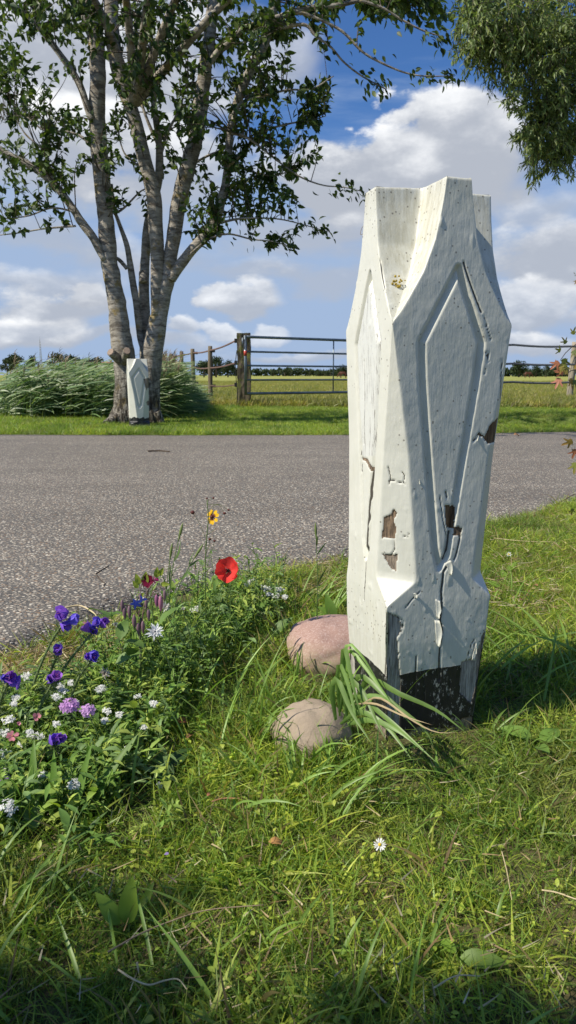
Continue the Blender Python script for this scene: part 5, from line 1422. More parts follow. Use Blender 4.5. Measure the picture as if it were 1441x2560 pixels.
long_tuft(600, 1800, 34, .12, .24, 'tall grass clump with drooping blades left of the beige stone', None, seed=2, spread=.07)
long_tuft(660, 1950, 34, .08, .16, 'dense green grass clump below the beige stone', None, seed=3, spread=.08)
long_tuft(1330, 1620, 26, .16, .30, 'long flat-lying grass blades at the right edge beside the post', math.pi * .95, (.005, .011), spread=.10, lean=(.7, 1.2), bend=(.2, .7), seed=4, col=(.22, .34, .07))
long_tuft(1400, 1700, 22, .14, .26, 'long leaning grass blades at the right edge above the shadow', 0.4, (.005, .010), spread=.09, lean=(.5, 1.1), bend=(.3, .9), seed=5)
long_tuft(860, 2000, 26, .10, .20, 'arching grass blades in front of the large carved post', .2, (.004, .008), spread=.06, lean=(.4, 1.0), bend=(.6, 1.3), seed=6)
long_tuft(772, 1905, 34, .06, .12, 'grass tuft growing over the front of the beige stone', None, seed=21, spread=.05)
long_tuft(700, 1850, 26, .06, .13, 'grass tuft at the left end of the beige stone', .1, seed=22, spread=.035)
long_tuft(842, 1840, 26, .06, .13, 'grass tuft between the beige stone and the large post', 3.0, seed=23, spread=.03)
long_tuft(740, 1700, 34, .05, .11, 'grass tuft in front of the pink boulder', None, seed=24, spread=.06)
long_tuft(820, 1520, 26, .10, .22, 'bright grass clump behind the pink granite boulder', .3, seed=7, spread=.06)
long_tuft(1290, 1500, 18, .07, .15, 'grass tuft beside bare litter right of the post', None, seed=8, spread=.06)
long_tuft(60, 2300, 18, .10, .18, 'blurred long grass blades at the lower left edge', .8, seed=10, spread=.06)
long_tuft(260, 2420, 14, .10, .16, 'sparse long grass blades near the bottom left', 2.8, seed=11, spread=.07, lean=(.6, 1.2), bend=(.2, .8))
long_tuft(930, 2440, 14, .07, .14, 'sparse long grass blades near the bottom centre', 1.0, seed=12, spread=.08)
long_tuft(1250, 1850, 20, .05, .11, 'short grass tuft in the post shadow by its right foot', None, seed=13, spread=.05)
long_tuft(1075, 1925, 30, .025, .055, 'short grass tuft hugging the front foot of the post', None, seed=14, spread=.07)
long_tuft(500, 1640, 24, .10, .2, 'grass clump at the right end of the flower bed', .3, seed=15, spread=.06)

# ------------------------------------------------------------------ flower bed
GB = np.array([(.20, .32, .06), (.15, .26, .05), (.27, .38, .08), (.11, .20, .045), (.20, .30, .11), (.34, .42, .09)])
rb_ = np.random.RandomState(51)
def scatter_bed(n, poly, r):
    px = r.uniform(min(p[0] for p in poly), max(p[0] for p in poly), n * 3); py = r.uniform(min(p[1] for p in poly), max(p[1] for p in poly), n * 3)
    k = inpoly(np.stack([px, py], -1), poly); px, py = px[k][:n], py[k][:n]
    P = np.array([G(a, b) for a, b in zip(px, py)]); P = P[P[:, 1] < yn(P[:, 0]) - .03]; return P


BEDP = [(-120, 1780), (60, 1740), (190, 1700), (300, 1640), (430, 1560), (560, 1500), (700, 1470), (735, 1510), (620, 1610), (530, 1680), (460, 1780), (380, 1930), (240, 2040), (-150, 2120)]
a = Acc(); Pb = np.concatenate([scatter_bed(1450, BEDP, rb_), scatter_bed(60, [(-150, 2050), (250, 2000), (480, 1750), (680, 1540), (760, 1560), (640, 1800), (430, 2080), (100, 2230), (-150, 2250)], rb_)]); Pb = Pb[rb_.permutation(len(Pb))]
for i, p in enumerate(Pb):
    # each small plant: a stem with leaves of one kind
    k = i % 4; h = rb_.uniform(.02, .09) * (1.0 + 1.2 * np.clip((p[1] - 1.35) / .3, 0, 1) * np.clip((p[0] + .62) / .2, 0, 1)) * (.55 if p[0] < -.5 and p[1] > 1.6 else 1); ns = [12, 7, 16, 8][k]; c = GB[rb_.randint(0, 6)]
    lean_ = rb_.normal(0, .25, 2) * h; P = catmull(np.array([[*p, .0016], [p[0] + lean_[0] * .3, p[1] + lean_[1] * .3, h * .5, .0013], [p[0] + lean_[0], p[1] + lean_[1], h, .0008]]), 5)
    a.add(*tube(P, 3, None, 0, 0, False), c * .9); t = rb_.uniform(.1, 1, ns); B = np.stack([np.interp(t, np.linspace(0, 1, 5), P[:, q]) for q in range(3)], 1)
    d = rand_dirs(ns, rb_); d[:, 2] = np.abs(d[:, 2]) * .7
    Lf, Wf, pf = [((.012, .026), .34, 'ovate'), ((.02, .05), .22, 'lance'), ((.008, .018), .5, 'round'), ((.015, .04), .5, 'ovate')][k]
    S = rb_.uniform(*Lf, ns); a.add(*leaves(B, d, np.tile([0, 0, 1.], (ns, 1)), S, S * Wf, rb_.uniform(.2, 1.1, ns), .3, 3, pf, c * rb_.uniform(.7, 1.3, (ns, 1))))
o = a.obj('flower_bed_foliage', M_LEAF); tag(o, kind='stuff')
o = None
a = Acc(); Pg = scatter_bed(1300, BEDP, rb_); n = len(Pg)
a.add(*ribbons(Pg, rb_.rand(n) * 6.28, rb_.uniform(.1, .8, n), rb_.uniform(.2, 1.4, n), rb_.uniform(.03, .11, n), rb_.uniform(.003, .006, n), 5, None, green(n, .06), None))
o = a.obj('flower_bed_grass', M_GRASS); tag(o, kind='stuff')


def stem_obj(parent, pts, r0=.002, col=(.10, .16, .045), name='stem', mat=M_STEM, n=16, r1=None):
    P = np.array([[*p, r0 + (r1 - r0 if r1 else -r0 * .35) * i / (len(pts) - 1)] for i, p in enumerate(pts)]); P = catmull(P, n)
    V, F = tube(P, 6); return obj(name, make_mesh(name, V, F, mat, np.tile(col, (len(V), 1))), parent), P


def ring_petals(c, n_, k, L, W, cup, col, droop=.2, fold=.15, prof='petal', jit=.08, r=rb_, nseg=4, r0=0.0, phase=0):
    """k petals round axis n_; cup = angle above the flower's plane. returns V,F,C"""
    n_ = norm(n_); u = norm(np.cross(n_, [.3, .9, .2])); v = np.cross(n_, u); a_ = np.arange(k) * 2 * np.pi / k + r.normal(0, jit, k) + phase
    rad = u * np.cos(a_)[:, None] + v * np.sin(a_)[:, None]; cu = cup + r.normal(0, jit, k)
    d = rad * np.cos(cu)[:, None] + n_ * np.sin(cu)[:, None]; nn = -rad * np.sin(cu)[:, None] + n_ * np.cos(cu)[:, None]
    return leaves(np.asarray(c) + rad * r0, d, nn, L * r.uniform(.9, 1.1, k), W * r.uniform(.9, 1.1, k), droop, fold, nseg, prof, np.tile(col, (k, 1)) * r.uniform(.85, 1.15, (k, 1)))


def split_pieces(name, VFC, k, mat, parent):
    V, F, C = VFC; per = len(V) // k; fp = len(F) // k
    for i in range(k): obj(name, make_mesh(name, V[i * per:(i + 1) * per], F[:fp], mat, C[i * per:(i + 1) * per]), parent)


def ball(a, c, r0, col, seed=0, sq=(1, 1, 1), n=8):
    u = np.linspace(0, 2 * np.pi, n, endpoint=False); v = np.linspace(.01, np.pi - .01, n // 2 + 2); U, W = np.meshgrid(u, v)
    P = np.stack([np.cos(U) * np.sin(W), np.sin(U) * np.sin(W), np.cos(W)], -1) * r0 * np.array(sq) + c
    a.add(P, grid_faces(len(v), n, True)[:, ::-1], col)


TOC = lambda p: norm(np.array([0, 0, CAMH]) - np.asarray(p))
# --- poppy
PY = 1.86
pc = A(573, 1427, PY); pg = G(560, 1640); pop = empty('red_poppy', pg, 'single bright red poppy standing in front of the road edge', 'flower')
stem_obj(pop, [pg, pg * .5 + pc * .5 + [.01, 0, 0], pc - [0.0, -.012, .012]], .0012)
fl_n = norm(TOC(pc) * 1.0 + np.array([-.25, .0, .10])); fe = empty('flower', pc, None, None); 
for k_ in ('label', 'category'):
    if k_ in fe: del fe[k_]
fe.parent = pop; fe.location = Vector(pc) - pop.location
def petal_sheet(c, axis, a0, span, R, cup, col, seed):
    u_ = norm(np.cross(axis, [0, .2, 1])); v_ = np.cross(axis, u_); S, T = np.meshgrid(np.linspace(-1, 1, 15), np.linspace(0, 1, 11)); r_ = np.random.RandomState(seed)
    ang = a0 + S * span * (.35 + .65 * T ** .5); rad = R * T * (1 - .10 * S ** 4) * (1 + .06 * np.sin(S * 7 + seed)); 
    h = R * (cup * T ** 1.6) + R * .05 * np.sin(S * 9 + seed) * T ** 2 + .03 * R * np.sin(23 * S) * T ** 3
    rr_ = rad * np.cos(cup * .55 * T)
    V = np.asarray(c) + (u_ * np.cos(ang)[..., None] + v_ * np.sin(ang)[..., None]) * rr_[..., None] + axis * h[..., None]
    C = np.tile(col, (V.shape[0] * V.shape[1], 1)) * (1 - .9 * np.clip(1 - T.reshape(-1, 1) / .18, 0, 1))
    return make_mesh('petal', V, grid_faces(11, 15), M_PETAL, C)
for i, (a0, sp_a, R_, cu) in enumerate([(.1, 1.05, .034, .95), (3.2, 1.05, .035, .8), (1.65, 1.1, .034, .55), (4.75, 1.1, .036, .5)]): obj('petal', petal_sheet(pc + fl_n * (.001 * (i < 2)), fl_n, a0, sp_a, R_, cu, (.80, .065, .055), i), fe)
a = Acc(); ball(a, pc + fl_n * .006, .0042, (.015, .02, .012)); ctr_ = ring_petals(pc + fl_n * .003, fl_n, 22, .008, .0012, .9, (.02, .01, .02), jit=.2); a.add(*ctr_); a.obj('stamens', M_STEM, fe)

# --- coreopsis
CY = 1.80
cc_ = A(532, 1293, CY); cg = G(516, 1640); cor = empty('coreopsis', cg, 'tall thin tickseed with one yellow and maroon flower and round buds', 'flower')
s_pts = [cg, A(514, 1480, CY), A(514, 1400, CY), A(518, 1335, CY), A(522, 1290, CY), A(518, 1262, CY), A(520, 1250, CY)]
stem_obj(cor, s_pts, .0016, n=24)
def bud(parent, pts, rad, col=(.10, .025, .02), name='bud'):
    o_, P = stem_obj(parent, pts, .0007, col=(.12, .15, .05)); a = Acc(); ball(a, P[-1, :3], rad, col, sq=(1, 1, .85), n=10); a.obj(name, M_STEM, o_ if False else parent)
for pts, rd in [([(514, 1345), (500, 1310), (482, 1281)], .0058), ([(521, 1275), (545, 1262), (562, 1283)], .0042), ([(520, 1262), (550, 1262), (572, 1275)], .0032), ([(518, 1262), (522, 1250), (534, 1245)], .0030), ([(518, 1262), (517, 1252), (518, 1246)], .0026), ([(516, 1385), (522, 1365), (525, 1348)], .0040), ([(516, 1395), (532, 1370), (537, 1352)], .0036), ([(515, 1430), (535, 1410), (545, 1400)], .0016), ([(514, 1340), (535, 1325), (540, 1322)], .0016)]:
    bud(cor, [A(x, y, CY) for x, y in pts], rd)
fn = norm(TOC(cc_) + [-.7, 0, .2]); fe = bpy.data.objects.new('flower', None); COL.objects.link(fe); fe.empty_display_size = .02; fe.parent = cor; fe.location = Vector(cc_) - cor.location
V, F, C = ring_petals(cc_, fn, 8, .0165, .0125, .15, (.80, .48, .015), .3, .1, r0=.003); tt = np.linalg.norm(V - cc_, axis=1) / .0165; C = np.where((tt < .62)[:, None], [.16, .012, .012], C); split_pieces('petal', (V, F, C), 8, M_PETAL, fe)
a = Acc(); ball(a, cc_ + fn * .003, .0052, (.09, .02, .012)); a.obj('flower_centre', M_STEM, fe)
stem_obj(cor, [A(522, 1300, CY), cc_ - fn * .002], .0009)
for s_ in (0, 1):
    a = Acc()
    for q in range(9):
        p = A(514 + rb_.normal(0, 2), rb_.uniform(1350, 1520), CY); a.add(*ribbons([p], [rb_.rand() * 6.28], [.5], [.5], [rb_.uniform(.02, .05)], [.0015], 4, None, [(.10, .16, .05)]))
    a.obj('leaf_pair', M_LEAF, cor)

# --- viper's bugloss: hairy curled spikes topped with violet-blue funnels
VIO = [(.32, .14, .70), (.26, .13, .74), (.38, .16, .68), (.20, .15, .74)]
def bugloss(path, Y, heads, label, seed):
    r = np.random.RandomState(seed); pts = [A(x, y, Y) for x, y in path]; pts[0] = np.array([pts[0][0], pts[0][1], 0.0])
    e_ = empty('bugloss', pts[0], label, 'flower', 'purple bugloss flowers'); o_, P = stem_obj(e_, pts, .0034, (.13, .18, .07), r1=.0022)
    # hairy bracts along the upper part
    n = 210; t = r.uniform(.25, 1, n) ; i = (t * (len(P) - 1)).astype(int); B = P[i, :3] + r.normal(0, .0015, (n, 3)); tn = norm(np.gradient(P[:, :3], axis=0))[i]; d = norm(rand_dirs(n, r) + tn * .5)
    S = r.uniform(.006, .015, n) * (1 + .5 * (t > .8)); a = Acc(); a.add(*leaves(B, d, rand_dirs(n, r), S, S * .16, .3, .1, 2, 'lance', np.tile((.17, .22, .10), (n, 1)) * r.uniform(.7, 1.3, (n, 1)))); o = a.obj('bracts', M_LEAF, e_); o['kind'] = 'stuff'
    a = Acc(); n = 12; t = r.uniform(.05, .6, n); i = (t * (len(P) - 1)).astype(int); d = rand_dirs(n, r); d[:, 2] = .4 * np.abs(d[:, 2]); S = r.uniform(.03, .05, n); a.add(*leaves(P[i, :3], d, np.tile([0, 0, 1.], (n, 1)), S, S * .18, .6, .2, 4, 'lance', np.tile((.11, .16, .06), (n, 1)))); a.obj('leaves', M_LEAF, e_)
    for (x, y, s_) in heads:
        c = A(x, y, Y); fe = bpy.data.objects.new('flower', None); COL.objects.link(fe); fe.empty_display_size = .01; fe.parent = e_; fe.location = Vector(c) - e_.location
        ax = norm(TOC(c) + r.normal(0, .55, 3) + [0, 0, .35]); col = np.array(VIO[r.randint(0, 4)])
        V, F, C = ring_petals(c - ax * .010 * s_, ax, 5, .025 * s_, .021 * s_, .95, col, -.55, .25, 'petal', .12, r, 5)
        obj('petals', make_mesh('petals', V, F, M_PETAL, C), fe)
        a = Acc(); 
        for q in range(5): a.add(*tube(np.array([[*(c - ax * .004 * s_), .0004], [*(c + ax * .015 * s_ + r.normal(0, .0025, 3)), .0003]]), 3), (.45, .12, .30))
        a.obj('stamens', M_STEM, fe)
bugloss([(62, 1800), (85, 1710), (112, 1640), (140, 1585), (160, 1560)], 1.45, [(150, 1545, 1.15), (162, 1530, 1.2), (178, 1552, 1.2), (160, 1562, 1.0)], 'tallest purple bugloss spike in front of the asphalt edge', 1)
bugloss([(95, 1800), (150, 1690), (190, 1630), (225, 1590), (238, 1570)], 1.47, [(222, 1572, 1.1), (240, 1562, 1.15), (258, 1562, 1.2), (236, 1580, .8)], 'purple bugloss head right of the tallest spike', 2)
bugloss([(100, 1760), (125, 1690), (140, 1650), (150, 1628)], 1.46, [(150, 1618, 1.0), (144, 1624, .8)], 'small purple bugloss bloom just below the tallest spike', 3)
bugloss([(150, 1790), (190, 1710), (215, 1670), (226, 1652)], 1.42, [(220, 1642, 1.0), (236, 1648, 1.05), (228, 1636, .9)], 'purple bugloss head above the faded cream flower', 4)
bugloss([(70, 1820), (105, 1760), (125, 1720), (132, 1702)], 1.38, [(126, 1698, 1.0), (138, 1694, 1.0)], 'purple bugloss bloom above the lilac candytuft', 5)
bugloss([(-25, 1820), (0, 1760), (15, 1720), (25, 1700)], 1.36, [(10, 1694, 1.1), (28, 1690, 1.2), (42, 1698, 1.1)], 'purple bugloss head at the left edge of the picture', 6)
bugloss([(150, 1960), (142, 1920), (138, 1880), (136, 1862)], 1.22, [(132, 1852, 1.1), (148, 1846, .9)], 'single violet bugloss bloom below the lilac candytuft', 7)

# --- candytuft: domed heads of lilac florets
def candytuft(px, py, Y, R, label, col, seed, nfl=26, grp=None, size=.0075):
    r = np.random.RandomState(seed); c = A(px, py, Y); b = np.array([c[0] + .02, c[1] - .01, 0]); e_ = empty('candytuft', b, label, 'flower', grp); stem_obj(e_, [b, (b + c) / 2 + [.01, 0, 0], c - [0, 0, R * .4]], .0016)
    ax = norm(TOC(c) * .8 + [0, 0, .6]); a = Acc()
    for q in range(nfl):
        d = norm(rand_dirs(1, r)[0] + ax * 1.1); p = c + d * R * [1, 1, .75]; a.add(*ring_petals(p, norm(d + ax * .3), 4, size, size * .75, .25, col, .2, .1, 'petal', .2, r, 3))
        if q % 4 == 0: ball(a, p + d * .001, size * .18, (.35, .35, .10), n=5) if False else None
    a.obj('florets', M_PETAL, e_); a = Acc(); V, F = tube(np.array([[*(c - ax * R * .9), .001], [*c, R * .5]]), 8); a.add(V, F, (.10, .16, .05)); a.obj('calyx', M_STEM, e_)
    d = rand_dirs(8, r); d[:, 2] *= .4; t = r.uniform(.2, .9, (8, 1)); a = Acc(); a.add(*leaves(b * (1 - t) + c * t, d, np.tile([0, 0, 1.], (8, 1)), .03, .006, .4, .2, 3, 'lance', np.tile((.10, .17, .05), (8, 1)))); a.obj('leaves', M_LEAF, e_)
candytuft(174, 1766, 1.30, .0165, 'larger of the two lilac candytuft heads in the flower bed', (.60, .34, .66), 1, 34)
candytuft(220, 1778, 1.29, .0125, 'smaller lilac candytuft head touching the larger one on its right', (.62, .38, .68), 2, 24)
candytuft(15, 1948, 1.15, .0085, 'small dull purple candytuft head at the left edge', (.30, .20, .50), 3, 16, size=.0045)

# --- white alyssum and other small white umbels
def alyssum(px, py, Y, R, seed, label, size=.0028, n=28):
    r = np.random.RandomState(seed); c = A(px, py, Y); b = np.array([c[0] + r.normal(0, .01), c[1], 0]); e_ = empty('white_alyssum', b, label, 'flower', 'clusters of small white alyssum')
    stem_obj(e_, [b, (b + c) / 2 + [.004, 0, 0], c], .0010, n=8); a = Acc(); ax = norm(TOC(c) * .5 + [0, 0, .9])
    for q in range(n):
        off = rand_dirs(1, r)[0] * R * r.uniform(.2, 1); off = off - ax * np.dot(off, ax) * .6; a.add(*ring_petals(c + off, norm(ax + r.normal(0, .3, 3)), 4, size, size * .85, .15, (.78, .79, .76), .1, .1, 'petal', .2, r, 2))
    a.obj('florets', M_PETAL, e_)
AL = [(630, 1452, 2.30, .017), (616, 1462, 2.28, .011), (664, 1470, 2.2, .018), (700, 1475, 2.2, .015), (690, 1488, 2.15, .013), (712, 1492, 2.12, .010), (672, 1486, 2.15, .010), (496, 1521, 1.9, .013), (482, 1526, 1.9, .008),
      (255, 1722, 1.42, .012), (150, 1715, 1.40, .008), (65, 1690, 1.42, .012), (140, 1742, 1.34, .010), (178, 1706, 1.42, .009), (160, 1726, 1.38, .010), (40, 1745, 1.36, .009), (22, 1800, 1.3, .013), (12, 1832, 1.28, .010), (35, 1760, 1.33, .008), (268, 1778, 1.33, .010), (250, 1722, 1.38, .010), (262, 1800, 1.31, .009), (80, 1838, 1.28, .011), (100, 1842, 1.27, .009), (75, 1830, 1.27, .008), (12, 1885, 1.22, .012), (384, 1758, 1.38, .009), (345, 1742, 1.40, .008), (300, 1786, 1.33, .008), (140, 1810, 1.28, .008), (315, 1872, 1.24, .006), (360, 1818, 1.3, .006), (18, 1925, 1.18, .007), (128, 1700, 1.4, .008), (190, 1756, 1.36, .006), (50, 1860, 1.25, .008), (400, 1964, 1.2, .006)]
ALB = ['topmost white alyssum cluster just right of the poppy', 'small alyssum cluster tucked under the right edge of the poppy', 'largest white alyssum cluster right of the poppy', 'farthest right upper alyssum cluster near the road edge straw', 'lower right alyssum cluster among poppy-side flowers', 'tiny rightmost alyssum cluster nearest the pink boulder', 'small alyssum cluster at the bottom of the poppy-side group',
 'white alyssum cluster right of the half closed cornflower', 'tiny alyssum cluster left of its larger twin, below the leafy stalks', 'white alyssum just below the faded cream cornflower', 'small alyssum between two bugloss blooms above the lilac candytuft', 'white alyssum right beside the left-edge bugloss head', 'white alyssum directly above left of the larger lilac candytuft', 'small alyssum right of the bugloss bloom above the candytuft', 'white alyssum directly above the larger lilac candytuft', 'alyssum cluster just below the left-edge bugloss head', 'white alyssum at the left edge above the salmon pink flower', 'alyssum at the left edge touching the salmon pink flower', 'small alyssum between left-edge bugloss and pink bud', 'white alyssum right of the smaller lilac candytuft', 'second alyssum cluster just below the faded cream cornflower', 'small alyssum below right of the smaller lilac candytuft', 'alyssum left of the single violet bugloss bloom', 'alyssum touching the single violet bugloss bloom on its left', 'small alyssum right of the salmon pink flower', 'alyssum at the left edge below the salmon pink flower', 'pale alyssum far right in the bed, left of the tall grass clump', 'pale alyssum below the open white cornflower', 'small alyssum far right of the two lilac candytufts', 'small alyssum under the larger lilac candytuft', 'tiny alyssum low in the shaded middle of the bed', 'tiny alyssum above the rust brown leaf', 'small alyssum at the left edge above the dull purple candytuft', 'small alyssum beside the bugloss bloom above the lilac candytuft', 'tiny alyssum squeezed between the two lilac candytuft heads', 'tiny alyssum just below the salmon pink flower', 'lowest tiny alyssum right of the two white candytuft heads']
for i, (x, y, Y, R) in enumerate(AL): alyssum(x, y, Y, R, 200 + i, ALB[i], n=int(16 + R * 1700), size=.0034 if Y < 1.8 else .0042)
for i, (x, y, Y, R, lb) in enumerate([(186, 1962, 1.13, .011, 'round white candytuft head low in the bed, right of its twin'), (108, 1942, 1.15, .009, 'white candytuft head low in the bed, left of its twin'), (18, 2022, 1.06, .017, 'large white candytuft head at the lower left edge')]):
    candytuft(x, y, Y, R, lb, (.76, .77, .76), 300 + i, 26, size=.0045)

# --- cornflowers
def cornflower(px, py, Y, label, col, seed, s_=1.0, base=None, open_=.55, name='cornflower'):
    r = np.random.RandomState(seed); c = A(px, py, Y); b = G(*(base or (px + 30, py + 250))); e_ = empty(name, b, label, 'flower'); stem_obj(e_, [b, (b + c) / 2 + [.02, 0, 0], c - [0, 0, .012 * s_]], .0013, (.14, .19, .10))
    ax = norm(TOC(c) + [.1, 0, .3]); fe = bpy.data.objects.new('flower', None); COL.objects.link(fe); fe.empty_display_size = .01; fe.parent = e_; fe.location = Vector(c) - e_.location; a = Acc()
    for k, L_c, cu in ((13, .021, open_), (13, .017, open_ + .35), (10, .012, open_ + .7)): a.add(*ring_petals(c, ax, k, L_c * s_, .0062 * s_, cu, col, .5, .5, 'lance', .18, r, 4, .001))
    a.obj('petals', M_PETAL, fe); a = Acc(); ball(a, c - ax * .005 * s_, .0062 * s_, (.10, .14, .05), sq=(1, 1, 1.2), n=10); a.obj('calyx', M_STEM, fe)
cornflower(388, 1580, 1.50, 'open white cornflower in the flower bed right of the bugloss', (.80, .82, .84), 1, 1.0, (420, 1760), .35)
cornflower(262, 1684, 1.42, 'faded cream cornflower drooping above the white alyssum', (.62, .58, .48), 2, .7, (280, 1830), .9)
cornflower(414, 1518, 1.60, 'half closed white cornflower behind the open white one', (.70, .70, .66), 3, .7, (430, 1680), .9)
cornflower(288, 1562, 1.52, 'small white cornflower bud between two bugloss heads', (.72, .72, .68), 5, .4, (290, 1760), 1.2)
cornflower(458, 1522, 1.60, 'tiny white cornflower bud right of the open white cornflower', (.74, .74, .70), 6, .35, (452, 1680), 1.2)
cornflower(752, 1905, 1.33, 'tiny bright blue flower low in the grass below the beige stone', (.05, .05, .60), 4, .42, (752, 1950), .4)

# --- pink flowers at the left
def pinkf(px, py, Y, k, L, W, label, col, seed, cup=.3):
    r = np.random.RandomState(seed); c = A(px, py, Y); b = np.array([c[0] + .01, c[1], 0]); e_ = empty('pink_flower', b, label, 'flower', 'small pink flowers at the left'); stem_obj(e_, [b, (b + c) / 2, c], .001)
    a = Acc(); a.add(*ring_petals(c, norm(TOC(c) + [0, 0, .2]), k, L, W, cup, col, .2, .15, 'petal', .15, r)); a.obj('petals', M_PETAL, e_); a = Acc(); ball(a, c + TOC(c) * .001, .0018, (.45, .20, .10)); a.obj('flower_centre', M_STEM, e_)
pinkf(32, 1840, 1.26, 7, .011, .008, 'open salmon pink flower at the left edge', (.70, .27, .33), 1); pinkf(92, 1793, 1.32, 5, .011, .009, 'half closed pink flower left of the lilac candytuft', (.72, .30, .36), 2, .9); pinkf(48, 1809, 1.30, 5, .006, .005, 'tiny pink bud above the salmon pink flower', (.70, .30, .40), 3, 1.0)

# --- borage: drooping hairy buds and one blue star
bg_ = G(350, 1760); bor = empty('borage', bg_, 'borage with drooping purple-grey hairy buds and a blue star flower', 'flower'); BY = 1.56
stem_obj(bor, [bg_, A(352, 1640, BY), A(350, 1580, BY), A(352, 1545, BY)], .0035, (.15, .17, .09))
def droopbud(x0, y0, x1, y1, s_=1.0, col=(.20, .12, .15)):
    o_, P = stem_obj(bor, [A(x0, y0, BY), A((x0 + x1) / 2, min(y0, y1) - 14, BY - .005), A(x1, y1 - 16, BY - .01), A(x1, y1 - 8, BY - .01)], .0010, (.17, .11, .09), n=10)
    a = Acc(); c = A(x1, y1, BY - .01); V, F = tube(catmull(np.array([[*(c + [0, 0, .013 * s_]), .0012], [*(c + [0, 0, .006 * s_]), .0042 * s_], [*(c - [0, 0, .006 * s_]), .0044 * s_], [*(c - [0, 0, .019 * s_]), .0006]]), 9), 8); a.add(V, F, col)
    n = 60; B = V[rb_.randint(0, len(V), n)]; a.add(*leaves(B, norm(B - c + rb_.normal(0, .002, (n, 3))), rand_dirs(n, rb_), .004, .0005, .1, .1, 1, 'lance', np.tile((.45, .38, .36), (n, 1)))); a.obj('bud', M_STEM, bor)
for q in [(352, 1545, 312, 1530), (350, 1540, 324, 1528), (352, 1545, 336, 1552, 1.1), (352, 1540, 346, 1570), (356, 1545, 358, 1566), (356, 1538, 372, 1535, .9), (350, 1525, 306, 1512, .9), (372, 1500, 392, 1500, 1.0, (.28, .10, .20)), (378, 1490, 402, 1506, 1.2, (.40, .16, .24)), (380, 1480, 412, 1486, .8), (372, 1490, 366, 1510, .8), (360, 1470, 352, 1492, .7)]: droopbud(*q)
stem_obj(bor, [A(352, 1570, BY), A(362, 1510, BY), A(374, 1470, BY), A(384, 1460, BY)], .0022, (.16, .14, .08))
c = A(340, 1508, BY - .02); a = Acc(); a.add(*ring_petals(c, norm(TOC(c) + [.1, .1, -.3]), 5, .015, .007, .1, (.10, .14, .62), .1, .15, 'lance')); a.obj('blue_flower', M_PETAL, bor)
c = A(356, 1498, BY - .02); a = Acc(); a.add(*ring_petals(c, norm(TOC(c) + [.5, .1, -.2]), 3, .012, .006, .1, (.10, .14, .62), .1, .15, 'lance')); a.obj('blue_flower', M_PETAL, bor)
r = np.random.RandomState(4); a = Acc(); B = np.array([A(x, y, 1.5) for x, y in [(300, 1600), (320, 1640), (270, 1545), (360, 1620), (400, 1560), (330, 1690), (290, 1660)]]); d = rand_dirs(7, r); d[:, 2] = .5; split_pieces('leaf', leaves(B, d, np.tile([0, 0, 1.], (7, 1)) + r.normal(0, .3, (7, 3)), .065, .032, .8, .25, 6, 'ovate', np.tile((.12, .20, .05), (7, 1)) * r.uniform(.8, 1.3, (7, 1)), .04), 7, M_LEAF, bor)

# --- maroon flower with yellow-green leafy calyx
mg = G(390, 1720); mal = empty('maroon_flower', mg, 'dark maroon flower between pale yellow-green bracts above the borage', 'flower'); MY = 1.66
stem_obj(mal, [mg, A(384, 1560, MY), A(376, 1480, MY)], .002)
c = A(373, 1455, MY); a = Acc(); a.add(*ring_petals(c, norm(TOC(c) + [-.4, 0, .3]), 6, .020, .018, .7, (.14, .008, .035), .1, .2, 'petal')); a.add(*ring_petals(A(384, 1450, MY), norm(TOC(c) + [.8, 0, 0]), 3, .012, .010, .9, (.55, .05, .22), .1, .2, 'petal')); a.obj('petals', M_PETAL, mal)
for (x, y, dx, dz, s_) in [(350, 1462, -.3, 1, .030), (362, 1462, .15, 1, .034), (392, 1445, .1, 1, .028), (398, 1440, .5, .9, .024), (402, 1460, 1, .0, .022), (350, 1495, .6, .8, .018), (345, 1470, -.4, .7, .022)]:
    V, F, C = leaves([A(x, y, MY)], [[dx, -.1, dz]], [[.1, -1, .2]], s_, s_ * .62, .2, .35, 6, 'ovate', np.array([(.30, .36, .05)]), .05); obj('bract', make_mesh('bract', V, F, M_LEAF, C), mal)

# --- slender leafy stalks with buds
def stalk(path, Y, label, seed, col=(.12, .19, .06)):
    r = np.random.RandomState(seed); pts = [A(x, y, Y) for x, y in path]; pts[0] = np.array([pts[0][0], pts[0][1], 0]); e_ = empty('leafy_stalk', pts[0], label, 'plant', 'slender leafy stalks behind the flower bed'); o_, P = stem_obj(e_, pts, .0015, col)
    tn = norm(np.gradient(P[:, :3], axis=0)); 
    for q in range(9):
        t = r.uniform(.2, .9); i = int(t * (len(P) - 1)); V, F, C = leaves([P[i, :3]], [tn[i] * 1.4 + r.normal(0, .4, 3)], [r.normal(0, 1, 3)], r.uniform(.035, .07), .0055, .4, .3, 5, 'lance', np.array([col]) * r.uniform(.8, 1.3)); obj('leaf', make_mesh('leaf', V, F, M_LEAF, C), e_)
    V, F = tube(catmull(np.array([[*P[-2, :3], .001], [*(P[-1, :3]), .0036], [*(P[-1, :3] + tn[-1] * .012), .003], [*(P[-1, :3] + tn[-1] * .024), .0006]]), 9), 7); obj('bud', make_mesh('bud', V, F, M_STEM, np.tile((.17, .22, .07), (len(V), 1))), e_)
stalk([(420, 1640), (424, 1500), (436, 1400), (452, 1330)], 1.70, 'tallest slender leafy stalk beside the poppy, bent to the right', 1); stalk([(425, 1640), (440, 1500), (466, 1430), (496, 1380)], 1.69, 'slender leafy stalk leaning right toward the poppy', 2); stalk([(415, 1620), (416, 1520), (420, 1440), (428, 1380)], 1.72, 'shortest slender leafy stalk above the borage', 3)
stalk([(793, 1560), (794, 1480), (793, 1400), (790, 1328)], 1.90, 'single dark thin grass stalk standing against the asphalt left of the post', 4)

